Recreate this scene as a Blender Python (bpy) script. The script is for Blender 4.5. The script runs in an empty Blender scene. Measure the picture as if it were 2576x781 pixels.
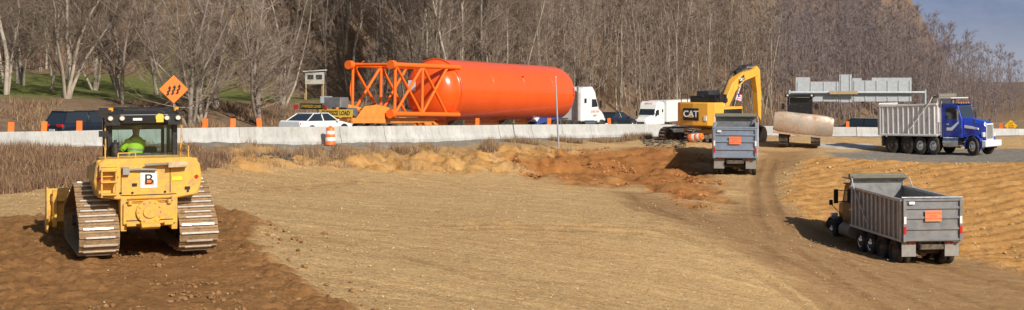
import bpy, bmesh, math, random
import numpy as np
from mathutils import Vector, Matrix, Euler
random.seed(7); rng=np.random.default_rng(7)
F=3200.; CX=1288.; HY=189.; CZ=4.3
scene=bpy.context.scene
COL=scene.collection
# ---------------------------------------------------------------- terrain
def P(px,py,d): return Vector(((px-CX)/F*d, d, CZ-(py-HY)/F*d))
def sm(a,b,x):
    t=np.clip((x-a)/(b-a),0,1); return t*t*(3-2*t)
def _h(ix,iy):
    s=np.sin(ix*127.1+iy*311.7)*43758.5453
    return s-np.floor(s)
def vn(x,y):
    xi=np.floor(x); yi=np.floor(y); fx=x-xi; fy=y-yi
    fx=fx*fx*(3-2*fx); fy=fy*fy*(3-2*fy)
    return (_h(xi,yi)*(1-fx)+_h(xi+1,yi)*fx)*(1-fy)+(_h(xi,yi+1)*(1-fx)+_h(xi+1,yi+1)*fx)*fy
def fbm(x,y,o=4):
    a=.5; r=0
    for i in range(o):
        r=r+a*vn(x,y); x=x*2.03+17.1; y=y*2.03-9.7; a*=.5
    return r
DX,DY=.593,.805
def tu(X,Y):
    a=X+15.5; b=Y-63
    return a*DX+b*DY, -a*DY+b*DX
def zroad(X,Y):
    t,u=tu(X,Y)
    return .85-.0265*np.clip(t,-60,200)-.02*np.clip(t-60,0,140)-.012*np.clip(u,0,25)
ctrl=[(-400,781,22),(0,781,23.3),(450,781,23.3),(900,781,25.5),(1288,781,28.6),(1500,781,31),(1800,781,36),(2150,781,41),(2576,781,46),(2900,781,48),
(370,640,30.5),(100,640,30.3),(600,640,30.8),(370,560,36),(0,560,36),(-300,560,35),(0,480,45),(-400,480,40),(250,460,47),(250,375,56.5),(0,380,52.5),(-400,385,47),
(600,600,34),(600,500,46),(600,432,57),(600,374,62),(1000,600,38),(1000,500,52),(1000,430,66),(1000,372,72),
(1300,600,41.5),(1300,500,56),(1300,430,72),(1300,372,78.5),(1600,600,45),(1600,500,64),(1600,450,74),(1600,368,86),
(1730,480,68),(1790,520,63),(1740,360,85),(1850,440,75.2),(1850,414,81),(1870,372,88),(1850,600,48.5),(1850,520,64),
(2117,613,58.4),(2250,658,52.3),(2400,658,53),(2000,700,43),(2000,600,53),(2300,720,47),(2000,540,61.5),(1930,470,71),(1960,420,78),(1960,372,90),(2012,371,90),
(1975,490,69),(2040,548,62.5),(2200,603,59.3),(2450,645,56.5),(2576,680,53),(2800,720,51),
(2035,400,79),(2200,404,78),(2400,410,77),(2576,414,76),(2800,416,76),(2060,385,86),(2240,390,87),(2440,395,82.5),(2576,392,84),(2800,388,88),
(1750,345,98),(2000,345,99),(2250,345,100),(2600,345,102),(2900,345,104)]
pts=[P(*c) for c in ctrl]
pts=[(p.x,p.y,p.z) for p in pts]
for t in range(-30,131,20):
    for u in (.3,8,20):
        X=-15.5+DX*t-DY*u; Y=63+DY*t+DX*u
        pts.append((X,Y,float(zroad(X,Y))))
pts=np.array(pts); PX=pts[:,0]/50; PY=pts[:,1]/50
def kern(r2): return np.where(r2>1e-12, .5*r2*np.log(r2+1e-12),0)
n=len(pts)
K=kern((PX[:,None]-PX)**2+(PY[:,None]-PY)**2)+np.eye(n)*1e-4
Q=np.c_[np.ones(n),PX,PY]
A=np.block([[K,Q],[Q.T,np.zeros((3,3))]])
sol=np.linalg.solve(A,np.r_[pts[:,2],0,0,0])
def tps(X,Y):
    X=np.asarray(X,float)/50; Y=np.asarray(Y,float)/50
    sh=X.shape; x=X.ravel(); y=Y.ravel(); out=np.empty(len(x))
    for i in range(0,len(x),40000):
        a=x[i:i+40000]; b=y[i:i+40000]
        k=kern((a[:,None]-PX)**2+(b[:,None]-PY)**2)
        out[i:i+40000]=k@sol[:n]+sol[n]+sol[n+1]*a+sol[n+2]*b
    return out.reshape(sh)
def u0(t): return 22+16*sm(55,95,t)
def Zb(X,Y):
    X=np.asarray(X,float); Y=np.asarray(Y,float)
    t,u=tu(X,Y); zr=zroad(X,Y)
    zt=tps(np.clip(X,-80,80),np.clip(Y,14,150))
    w=np.maximum(sm(-.2,.8,u),sm(108,128,Y))
    z=zt*(1-w)+zr*w
    lf=1-sm(45,70,t)
    ub=u0(t)
    z=z+sm(0,15,u-ub)*(1.2+1.2*lf)+np.clip((u-38)/38,0,1)*2.6*lf
    Uh=74-44*sm(46,64,t)+8*sm(60,95,t)
    sl=.52*(1-sm(.285,.37,X/np.maximum(Y,1)))+.01
    z=z+np.clip(u-Uh,0,120)*sl*(.35+.65*sm(0,25,u-Uh))
    z=z+sm(3,25,u-ub)*(fbm(X*.05,Y*.05,3)-.45)*2.0
    return z
def zg(x,y): return float(Zb(np.array([x]),np.array([y]))[0])
_ds=np.concatenate([np.linspace(12,130,2400),np.linspace(130.2,330,800)])
def G(px,py):
    X=(px-CX)/F*_ds; Z=CZ-(py-HY)/F*_ds
    T=Zb(X,_ds); k=np.nonzero(Z<=T)[0]
    i=k[0] if len(k) else len(_ds)-1
    return Vector((X[i],_ds[i],T[i]))
def at(px,d):
    X=(px-CX)/F*d; return Vector((X,d,zg(X,d)))
def sdist(poly,X,Y):
    poly=np.array([(p[0],p[1]) for p in poly]); d=np.full(X.shape,1e9); ins=np.zeros(X.shape,bool)
    m=len(poly)
    for i in range(m):
        ax,ay=poly[i]; bx,by=poly[(i+1)%m]; ex,ey=bx-ax,by-ay
        h=np.clip(((X-ax)*ex+(Y-ay)*ey)/(ex*ex+ey*ey+1e-9),0,1)
        d=np.minimum(d,np.hypot(X-ax-ex*h,Y-ay-ey*h))
        c=((ay>Y)!=(by>Y))&(X<(bx-ax)*(Y-ay)/((by-ay) if abs(by-ay)>1e-9 else 1e-9)+ax)
        ins^=c
    return np.where(ins,-d,d)
def pathd(path,X,Y):
    d=np.full(X.shape,1e9)
    for a,b in zip(path[:-1],path[1:]):
        ex,ey=b[0]-a[0],b[1]-a[1]
        h=np.clip(((X-a[0])*ex+(Y-a[1])*ey)/(ex*ex+ey*ey+1e-9),0,1)
        d=np.minimum(d,np.hypot(X-a[0]-ex*h,Y-a[1]-ey*h))
    return d
def GP(l): return [G(*p) for p in l]
zones={
'fresh':GP([(-400,556),(0,552),(60,545),(130,548),(430,560),(545,535),(610,545),(655,575),(640,620),(690,680),(760,720),(830,760),(950,830),(950,900),(-400,900)]),
'clay':GP([(1300,398),(1450,384),(1600,370),(1700,372),(1770,390),(1795,440),(1800,500),(1780,525),(1700,500),(1560,462),(1440,470),(1320,434)]),
'berm':GP([(2035,398),(2200,405),(2400,412),(2900,416),(2900,715),(2576,690),(2450,655),(2200,612),(2040,555),(1965,490),(1985,430)]),
'bank':GP([(560,380),(700,372),(1000,368),(1300,368),(1450,376),(1400,428),(1200,434),(1000,432),(800,420),(640,434),(560,434)]),
'road':GP([(1905,378),(2040,378),(2020,400),(1965,440),(1968,500),(2050,562),(2200,615),(2450,658),(2900,722),(2900,900),(2220,900),(2080,760),(1900,650),(1650,545),(1540,480),(1640,480),(1800,535),(1890,460)]),
'straw':GP([(-400,372),(0,378),(255,372),(440,372),(590,372),(560,420),(430,430),(250,465),(100,480),(0,487),(-400,495)]),
'pad':GP([(2080,384),(2200,380),(2500,376),(2900,372),(2900,408),(2576,410),(2300,410),(2110,400)]),
'white':GP([(2050,360),(2200,362),(2200,376),(2120,376),(2050,368)]),
}
barpx=[(-260,49.8,388),(0,54.4,385),(500,63,365),(900,72.2,356),(1300,84.4,347),(1600,96.8,341),(1700,99.5,342),(1850,101,344),(2060,101,346),(2225,101,349),(2400,103,350),(2650,106,351)]
barw=[P(a,0,b) for a,b,c in barpx]
for v,(a,b,c) in zip(barw,barpx): v.z=CZ-(c-HY)/F*b
bar2=[Vector((v.x,v.y,0)) for v in barw]
ruts=[GP(l) for l in ([(1550,490),(1640,560),(1800,640),(1950,720),(2080,800),(2150,860)],[(1575,485),(1670,550),(1840,630),(2000,710),(2150,800),(2230,860)],
 [(1945,400),(1930,450),(1960,540),(2060,620),(2200,700),(2400,800)],[(1915,400),(1895,460),(1900,540),(1990,620),(2120,710),(2280,800)],
 [(2020,560),(2200,622),(2400,680),(2620,740)],[(1985,585),(2160,650),(2380,730),(2560,800)],
 [(700,580),(1000,640),(1200,700),(1500,720)],[(1750,545),(1950,640),(2200,760),(2300,830)],[(1690,540),(1880,650),(2060,760),(2140,830)],
 [(600,565),(900,580),(1300,575),(1600,585),(1850,640)],[(600,555),(900,569),(1300,564),(1600,572),(1850,628)],
 [(560,475),(900,455),(1250,470),(1540,478),(1700,540)],[(560,485),(900,463),(1250,480),(1540,490),(1720,556)])]
rows=np.concatenate([np.geomspace(15,130,760),np.geomspace(131,3200,150)])
cols=np.linspace(-520,3120,580)
DD,CC=np.meshgrid(rows,cols,indexing='ij')
X=(CC-CX)/F*DD; Y=DD.copy()
Z=Zb(X,Y)
T,U=tu(X,Y)
nz=fbm(X*.9,Y*.9,4)-.47
def zmask(k,w,amp=1.0): return 1-sm(-w,w,sdist(zones[k],X,Y)+nz*amp*4)
fresh=zmask('fresh',.3,.35); clay=zmask('clay',1.2,1.0); berm=zmask('berm',.6,.4); bank=zmask('bank',.8,.5)
road=zmask('road',1.2,.4); straw=zmask('straw',.6,.6); pad=zmask('pad',.5,.3); white=zmask('white',.4,.3)
bd=pathd(bar2,X,Y)
near=Y<112
shoulder=np.where(near,1-sm(1.2,2.2,bd+nz*2),0)
strip=np.where(near&(CC<1660)&(CC>560),(1-sm(2.2,4.0,bd+nz*6))*(1-shoulder)*.65,0)
straw=np.maximum(straw,strip*(U<0))
rd=np.full(X.shape,1e9)
for r in ruts: rd=np.minimum(rd,pathd(r,X,Y+nz*.3))
rutm=(1-sm(.12,.42,rd))*sm(.35,.6,fbm(X*.25+9,Y*.25,3)+.12)
n1=fbm(X*1.4,Y*1.4,4)-.47; n2=fbm(X*6,Y*6,3)-.44
fl=(1-sm(100,125,Y))
Z=Z+fl*(n1*.10+n2*.045)
Z=Z+fl*(1-fresh)*(fbm(X*.18+Y*.05,Y*2.2,4)-.47)*.09
smooth=np.exp(-(pathd(GP([(430,560),(440,640),(470,720),(520,850)]),X,Y)/1.5)**2)
Z=Z+fresh*fl*(1-.8*smooth)*(np.maximum(fbm(X*2.6,Y*2.6,5)-.46,-.03)*.36+ n2*.10+.03)
hd=math.radians(21)
cr_=np.abs(np.sin((-math.sin(hd)*X+math.cos(hd)*Y)*12))*sm(.42,.56,fbm(X*.5+5,Y*.5,2))
Z=Z+fresh*fl*cr_*.05
edge=np.exp(-((sdist(zones['fresh'],X,Y)+.2)/.55)**2)*fl*np.clip(fbm(X*1.6+3,Y*1.6,3)*2-.45,0,1)
Z=Z+edge*.18*(CC>480)
Z=Z+(clay)*fl*((fbm(X*.9,Y*.9,4)-.45)*.85+n2*.20)
Z=Z+bank*fl*((fbm(X*.6,Y*.9,4)-.42)*1.1+n2*.14+np.abs(fbm(X*1.3,Y*.4,3)-.47)*-1.0)
fur=np.sin((X*.42-Y*.91)*6.2+nz*1.6)
Z=Z+berm*fl*(fur*.050*sm(.25,.5,fbm(X*.35+4,Y*.35,3)+.1)+n2*.13+(fbm(X*1.5,Y*1.5,4)-.46)*.16+(fbm(X*.3,Y*.3)-.45)*.3+.06)
Z=Z-rutm*.07*fl+ (1-sm(.42,.6,rd))*.02*fl
Z=Z-road*fl*.06
hw=(U>.6)&(U<22.5)
Z=np.where(hw,zroad(X,Y)-.06,Z)
V=np.stack([X,Y,Z],-1).reshape(-1,3)
nr,nc=X.shape
idx=np.arange(nr*nc).reshape(nr,nc)
q=np.stack([idx[:-1,:-1],idx[:-1,1:],idx[1:,1:],idx[1:,:-1]],-1).reshape(-1,4)
def fastmesh(name,V,Fc,smooth=False):
    me=bpy.data.meshes.new(name); k=Fc.shape[1]
    me.vertices.add(len(V)); me.vertices.foreach_set('co',np.asarray(V,np.float32).ravel())
    me.loops.add(Fc.size); me.loops.foreach_set('vertex_index',np.asarray(Fc,np.int32).ravel())
    me.polygons.add(len(Fc)); me.polygons.foreach_set('loop_start',np.arange(0,Fc.size,k,dtype=np.int32))
    me.polygons.foreach_set('use_smooth',np.full(len(Fc),smooth))
    me.update(calc_edges=True); me.validate(); return me
me=fastmesh("ground",V,q,True)
forest=sm(-.5,3,U-u0(T)+nz*4); meadow=sm(33,38,U+nz*3)*(1-sm(66,74,U+nz*4))*(1-sm(50,58,T+nz*8))
far=sm(110,130,Y)
for nm,ch in (('zone',(fresh,clay,berm,np.clip(road*fl,0,1))),('zone2',(straw,meadow,forest,np.clip(np.maximum(shoulder,pad),0,1))),('zone3',(bank,rutm*fl,white,far*(1-forest)))):
    a=me.color_attributes.new(nm,'FLOAT_COLOR','POINT')
    a.data.foreach_set('color',np.stack([c*np.ones(X.shape) for c in ch],-1).astype(np.float32).ravel())
# ---------------------------------------------------------------- materials
MATS={}
def newmat(name):
    m=bpy.data.materials.new(name); m.use_nodes=True; nt=m.node_tree; b=nt.nodes['Principled BSDF']; return m,nt,b
def mixn(nt,fac,a,b,mode='MIX'):
    n=nt.nodes.new('ShaderNodeMix'); n.data_type='RGBA'; n.blend_type=mode
    for s,v in ((0,fac),(6,a),(7,b)):
        if hasattr(v,'links'): nt.links.new(v,n.inputs[s])
        elif s==0: n.inputs[0].default_value=v
        else: n.inputs[s].default_value=(*v,1)
    return n.outputs[2]
def noise(nt,scale,detail=4,rough=.55,vec=None,dist=0):
    n=nt.nodes.new('ShaderNodeTexNoise'); n.inputs['Scale'].default_value=scale; n.inputs['Detail'].default_value=detail; n.inputs['Roughness'].default_value=rough; n.inputs['Distortion'].default_value=dist
    if vec is not None: nt.links.new(vec,n.inputs['Vector'])
    return n.outputs['Fac']
def ramp(nt,src,lo,hi):
    n=nt.nodes.new('ShaderNodeMapRange'); n.inputs[1].default_value=lo; n.inputs[2].default_value=hi; nt.links.new(src,n.inputs[0]); return n.outputs[0]
def math_(nt,op,a,b):
    n=nt.nodes.new('ShaderNodeMath'); n.operation=op
    for i,v in enumerate((a,b)):
        if hasattr(v,'links'): nt.links.new(v,n.inputs[i])
        else: n.inputs[i].default_value=v
    return n.outputs[0]
def bump(nt,b,src,s,d=.02):
    n=nt.nodes.new('ShaderNodeBump'); n.inputs['Strength'].default_value=s; n.inputs['Distance'].default_value=d
    nt.links.new(src,n.inputs['Height']); nt.links.new(n.outputs[0],b.inputs['Normal'])
def M(name,col,rough=.5,metal=0,dirt=0,dcol=(.30,.19,.10),var=.15,bs=0,coat=0,sc=2.5,low=None,trans=False):
    if name in MATS: return MATS[name]
    m,nt,b=newmat(name)
    tc=nt.nodes.new('ShaderNodeTexCoord').outputs['Object']
    c=mixn(nt,ramp(nt,noise(nt,sc,5,.6,tc),.3,.7),tuple(x*(1-var) for x in col),tuple(min(1,x*(1+var)) for x in col))
    if dirt>0:
        f=ramp(nt,noise(nt,sc*1.7,8,.7,tc,.6),.62-dirt*.4,.80-dirt*.25)
        f=math_(nt,'MULTIPLY',f,min(1,.35+dirt))
        if low is not None:
            sx=nt.nodes.new('ShaderNodeSeparateXYZ'); nt.links.new(tc,sx.inputs[0])
            g=ramp(nt,math_(nt,'ADD',sx.outputs[2],math_(nt,'MULTIPLY',noise(nt,5,6,.7,tc),-.5)),low,low-.7)
            f=math_(nt,'MAXIMUM',f,math_(nt,'MULTIPLY',g,.8))
        c=mixn(nt,f,c,dcol)
        mr=nt.nodes.new('ShaderNodeMapRange'); mr.inputs[3].default_value=rough; mr.inputs[4].default_value=.9
        nt.links.new(f,mr.inputs[0]); nt.links.new(mr.outputs[0],b.inputs['Roughness'])
        if metal>0:
            mm=nt.nodes.new('ShaderNodeMapRange'); mm.inputs[3].default_value=metal; mm.inputs[4].default_value=0
            nt.links.new(f,mm.inputs[0]); nt.links.new(mm.outputs[0],b.inputs['Metallic'])
    else:
        b.inputs['Roughness'].default_value=rough; b.inputs['Metallic'].default_value=metal
    nt.links.new(c,b.inputs['Base Color'])
    if coat: b.inputs['Coat Weight'].default_value=coat
    if bs: bump(nt,b,noise(nt,sc*6,6,.65,tc),bs)
    MATS[name]=m; return m
def glassmat(name,tint=(.6,.7,.7),alpha=.55):
    m,nt,b=newmat(name)
    t=nt.nodes.new('ShaderNodeBsdfTransparent'); t.inputs[0].default_value=(*tint,1)
    g=nt.nodes.new('ShaderNodeBsdfGlossy'); g.inputs['Roughness'].default_value=.03; g.inputs[0].default_value=(.9,.9,.9,1)
    fr=nt.nodes.new('ShaderNodeFresnel'); fr.inputs[0].default_value=1.45
    mx=nt.nodes.new('ShaderNodeMixShader'); nt.links.new(fr.outputs[0],mx.inputs[0]); nt.links.new(t.outputs[0],mx.inputs[1]); nt.links.new(g.outputs[0],mx.inputs[2])
    nt.links.new(mx.outputs[0],nt.nodes['Material Output'].inputs[0]); return m
yel=M('machine_yellow',(.80,.42,.045),.42,0,.55,(.42,.27,.12),.12,0,.1,3)
yel2=M('excavator_yellow',(.80,.40,.05),.42,0,.18,(.42,.27,.12),.08)
blk=M('black_paint',(.018,.018,.02),.35,0,.18,(.16,.12,.08))
rub=M('rubber',(.025,.024,.023),.85,0,.4,(.16,.11,.07),.2,.3)
shoe=M('track_steel_muddy',(.22,.14,.08),.65,.1,.65,(.38,.24,.12),.3,.5,sc=6)
bar_=M('worn_steel_edge',(.80,.76,.68),.4,.35,.35,(.36,.24,.13),.2,0,sc=6)
alu=M('brushed_aluminium',(.27,.275,.285),.42,.5,.42,(.27,.22,.16),.25,.1,sc=2.2,low=1.7)
alu2=M('aluminium_panel',(.23,.235,.25),.42,.45,.38,(.27,.22,.17),.22,0,sc=1.5)
ribm=M('bright_rib_aluminium',(.52,.53,.55),.4,.4,.35,(.32,.26,.19),.15)
chrome=M('chrome',(.75,.75,.76),.16,1,.1)
cream=M('cream_body_paint',(.68,.65,.63),.5,.1,.28,(.44,.35,.29),.12,0,sc=2)
creamrib=M('pale_rib_paint',(.84,.82,.80),.5,0,.18,(.48,.38,.31),.08)
blue=M('blue_truck_paint',(.02,.055,.42),.26,.1,.08,(.25,.2,.15),.1,0,.4)
whitep=M('white_paint',(.78,.78,.76),.35,0,.12,(.45,.4,.33),.04,0,.2)
dkcar=M('dark_car_paint',(.02,.025,.04),.2,.3,0,var=.1,coat=.5)
copper=M('copper_brown_paint',(.05,.028,.018),.35,.2,.25)
frame=M('chassis_dark',(.045,.04,.037),.7,.1,.5,(.26,.18,.11))
orange=M('tank_orange',(.88,.105,.011),.25,0,.05,(.6,.13,.03),.06,0,.3,sc=.6)
orange2=M('frame_orange',(.92,.16,.015),.4,0,.08,(.55,.15,.03),.06)
safor=M('safety_orange',(.95,.18,.02),.5,0,0,var=.06)
trailo=M('trailer_orange',(.80,.27,.05),.5,0,.2,(.4,.25,.12))
glass=glassmat('clear_glass',(.80,.87,.85)); 
dglass=M('tinted_glass',(.02,.025,.03),.06,.0,0,var=.1,coat=1)
redl=M('red_lens',(.55,.02,.02),.25); amber=M('amber_lens',(.9,.35,.03),.3); wlens=M('clear_lens',(.8,.8,.8),.15,.3)
bucketm=M('bucket_steel',(.16,.14,.125),.5,.5,.4,(.3,.2,.12))
bladem=M('polished_blade',(.52,.45,.37),.38,.6,.55,(.33,.15,.055),.25,0,sc=.8)
boardm=M('orange_board',(.85,.22,.09),.6,0,.1,(.5,.25,.15))
redtext=M('red_lettering',(.55,.06,.02),.6,var=.02)
black_t=M('black_lettering',(.015,.015,.015),.5,var=.02)
white_t=M('white_lettering',(.85,.85,.85),.5,var=.02)
galv=M('galvanised_steel',(.42,.44,.45),.5,.3,.1,(.35,.33,.3))
wood=M('worn_wood',(.42,.28,.14),.8,0,.3)
skinm=M('skin',(.5,.28,.18),.5,var=.05); vest=M('hi_vis_fabric',(.66,.92,.05),.7,var=.08); cloth=M('dark_cloth',(.05,.055,.08),.9,var=.2)
bark=M('pale_bark',(.38,.315,.25),.9,0,.3,(.17,.14,.11),.3,.3,sc=1.2)
bark2=M('grey_bark',(.23,.185,.15),.9,0,.3,(.10,.08,.06),.3,.3,sc=1.2)
twig=M('twig_bark',(.19,.14,.105),.95,0,0,var=.25,sc=.4)
twig2=M('pale_twig_bark',(.28,.215,.165),.95,0,0,var=.25,sc=.4)
twigh=M('haze_tinted_twig_bark',(.22,.175,.17),.95,0,0,var=.2,sc=.3)  # distance haze painted into the bark colour of the far trees
def concrete():
    m,nt,b=newmat('weathered_concrete'); tc=nt.nodes.new('ShaderNodeNewGeometry').outputs['Position']
    c=mixn(nt,ramp(nt,noise(nt,.8,6,.6,tc),.3,.7),(.40,.39,.365),(.55,.54,.51))
    c=mixn(nt,ramp(nt,noise(nt,5,8,.75,tc,.4),.55,.8),c,(.26,.23,.19))
    mp=nt.nodes.new('ShaderNodeMapping'); mp.inputs['Scale'].default_value=(5,5,.3); nt.links.new(tc,mp.inputs[0])
    c=mixn(nt,math_(nt,'MULTIPLY',ramp(nt,noise(nt,1,5,.7,mp.outputs[0]),.5,.75),.55),c,(.22,.20,.18))
    nt.links.new(c,b.inputs['Base Color']); b.inputs['Roughness'].default_value=.9; bump(nt,b,noise(nt,20,5,.7,tc),.3); return m
conc=concrete()
def groundmat():
    m,nt,b=newmat('worked_earth'); g=nt.nodes.new('ShaderNodeNewGeometry').outputs['Position']
    def att(n):
        a=nt.nodes.new('ShaderNodeAttribute'); a.attribute_name=n; s=nt.nodes.new('ShaderNodeSeparateColor'); nt.links.new(a.outputs['Color'],s.inputs[0]); return s.outputs[0],s.outputs[1],s.outputs[2],a.outputs['Alpha']
    fr,cl,be,ro=att('zone'); st,mdw,fo,sh=att('zone2'); ba,ru,wh,fa=att('zone3')
    big=ramp(nt,noise(nt,.13,6,.62,g,.5),.32,.68); mid=ramp(nt,noise(nt,.9,7,.68,g),.3,.7); fine=ramp(nt,noise(nt,5,7,.8,g),.36,.64); peb=noise(nt,13,4,.8,g)
    mp=nt.nodes.new('ShaderNodeMapping'); mp.inputs['Scale'].default_value=(.10,1.3,1); mp.inputs['Rotation'].default_value=(0,0,-.22); nt.links.new(g,mp.inputs[0])
    strk=ramp(nt,noise(nt,1,7,.68,mp.outputs[0],.3),.42,.62)
    c=mixn(nt,big,(.52,.30,.115),(.67,.43,.19)); c=mixn(nt,math_(nt,'MULTIPLY',mid,.45),c,(.46,.25,.09))
    c=mixn(nt,math_(nt,'MULTIPLY',strk,.50),c,(.37,.20,.08))
    c=mixn(nt,math_(nt,'MULTIPLY',fine,.5),c,(.73,.51,.26))
    c=mixn(nt,math_(nt,'MULTIPLY',ramp(nt,peb,.55,.61),.6),c,(.82,.66,.43))
    c=mixn(nt,math_(nt,'MULTIPLY',ramp(nt,peb,.44,.38),.75),c,(.23,.12,.048))
    rc=mixn(nt,mid,(.28,.15,.065),(.41,.24,.115)); rc=mixn(nt,math_(nt,'MULTIPLY',fine,.4),rc,(.47,.295,.145)); rc=mixn(nt,math_(nt,'MULTIPLY',ramp(nt,peb,.44,.38),.4),rc,(.16,.08,.035))
    c=mixn(nt,math_(nt,'MULTIPLY',ro,.92),c,rc)
    bc=mixn(nt,mid,(.52,.24,.065),(.74,.46,.18)); bc=mixn(nt,math_(nt,'MULTIPLY',fine,.35),bc,(.34,.15,.05)); c=mixn(nt,ba,c,bc)
    oc=mixn(nt,mid,(.30,.105,.03),(.50,.215,.06)); oc=mixn(nt,math_(nt,'MULTIPLY',fine,.5),oc,(.23,.09,.033)); c=mixn(nt,math_(nt,'MULTIPLY',cl,.94),c,oc)
    mp2=nt.nodes.new('ShaderNodeMapping'); mp2.inputs['Scale'].default_value=(.35,2.6,1); mp2.inputs['Rotation'].default_value=(0,0,-.43); nt.links.new(g,mp2.inputs[0])
    st2=ramp(nt,noise(nt,1,6,.7,mp2.outputs[0],.2),.42,.60)
    ec=mixn(nt,mid,(.58,.285,.085),(.72,.42,.165)); ec=mixn(nt,math_(nt,'MULTIPLY',fine,.5),ec,(.42,.20,.06)); ec=mixn(nt,math_(nt,'MULTIPLY',st2,.45),ec,(.38,.18,.055)); ec=mixn(nt,math_(nt,'MULTIPLY',ramp(nt,peb,.44,.38),.6),ec,(.25,.11,.035)); c=mixn(nt,be,c,ec)
    dc=mixn(nt,mid,(.22,.10,.033),(.36,.18,.068)); dc=mixn(nt,math_(nt,'MULTIPLY',fine,.4),dc,(.45,.24,.095)); dc=mixn(nt,math_(nt,'MULTIPLY',ramp(nt,peb,.44,.38),.5),dc,(.10,.045,.017)); c=mixn(nt,fr,c,dc)
    c=mixn(nt,math_(nt,'MULTIPLY',ru,.35),c,(.24,.125,.05))
    sc=mixn(nt,fine,(.16,.10,.055),(.34,.23,.125)); c=mixn(nt,math_(nt,'MULTIPLY',st,.85),c,sc)
    gc=mixn(nt,fine,(.16,.145,.125),(.33,.31,.28)); c=mixn(nt,math_(nt,'MULTIPLY',sh,.9),c,gc)
    c=mixn(nt,wh,c,mixn(nt,fine,(.4,.38,.35),(.7,.68,.65)))
    c=mixn(nt,math_(nt,'MULTIPLY',fa,.8),c,(.20,.16,.11))
    lc=mixn(nt,mid,(.13,.078,.045),(.25,.165,.105)); lc=mixn(nt,math_(nt,'MULTIPLY',fine,.5),lc,(.31,.22,.145)); c=mixn(nt,fo,c,lc)
    mc=mixn(nt,mid,(.12,.14,.035),(.19,.195,.065)); c=mixn(nt,mdw,c,mc)
    nt.links.new(c,b.inputs['Base Color']); b.inputs['Roughness'].default_value=.95; b.inputs['Specular IOR Level'].default_value=.1
    h=math_(nt,'ADD',math_(nt,'MULTIPLY',noise(nt,3.2,8,.78,g),.10),math_(nt,'MULTIPLY',peb,.05))
    h=math_(nt,'ADD',h,math_(nt,'MULTIPLY',strk,.04))
    n=nt.nodes.new('ShaderNodeBump'); n.inputs['Strength'].default_value=1.0; n.inputs['Distance'].default_value=1.0
    nt.links.new(h,n.inputs['Height']); nt.links.new(n.outputs[0],b.inputs['Normal'])
    return m
gm=groundmat(); me.materials.append(gm)
ground=bpy.data.objects.new('ground',me); COL.objects.link(ground); ground['kind']='structure'; ground['label']='bare ochre construction ground with dirt banks and wooded hill'; ground['category']='ground'
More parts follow.
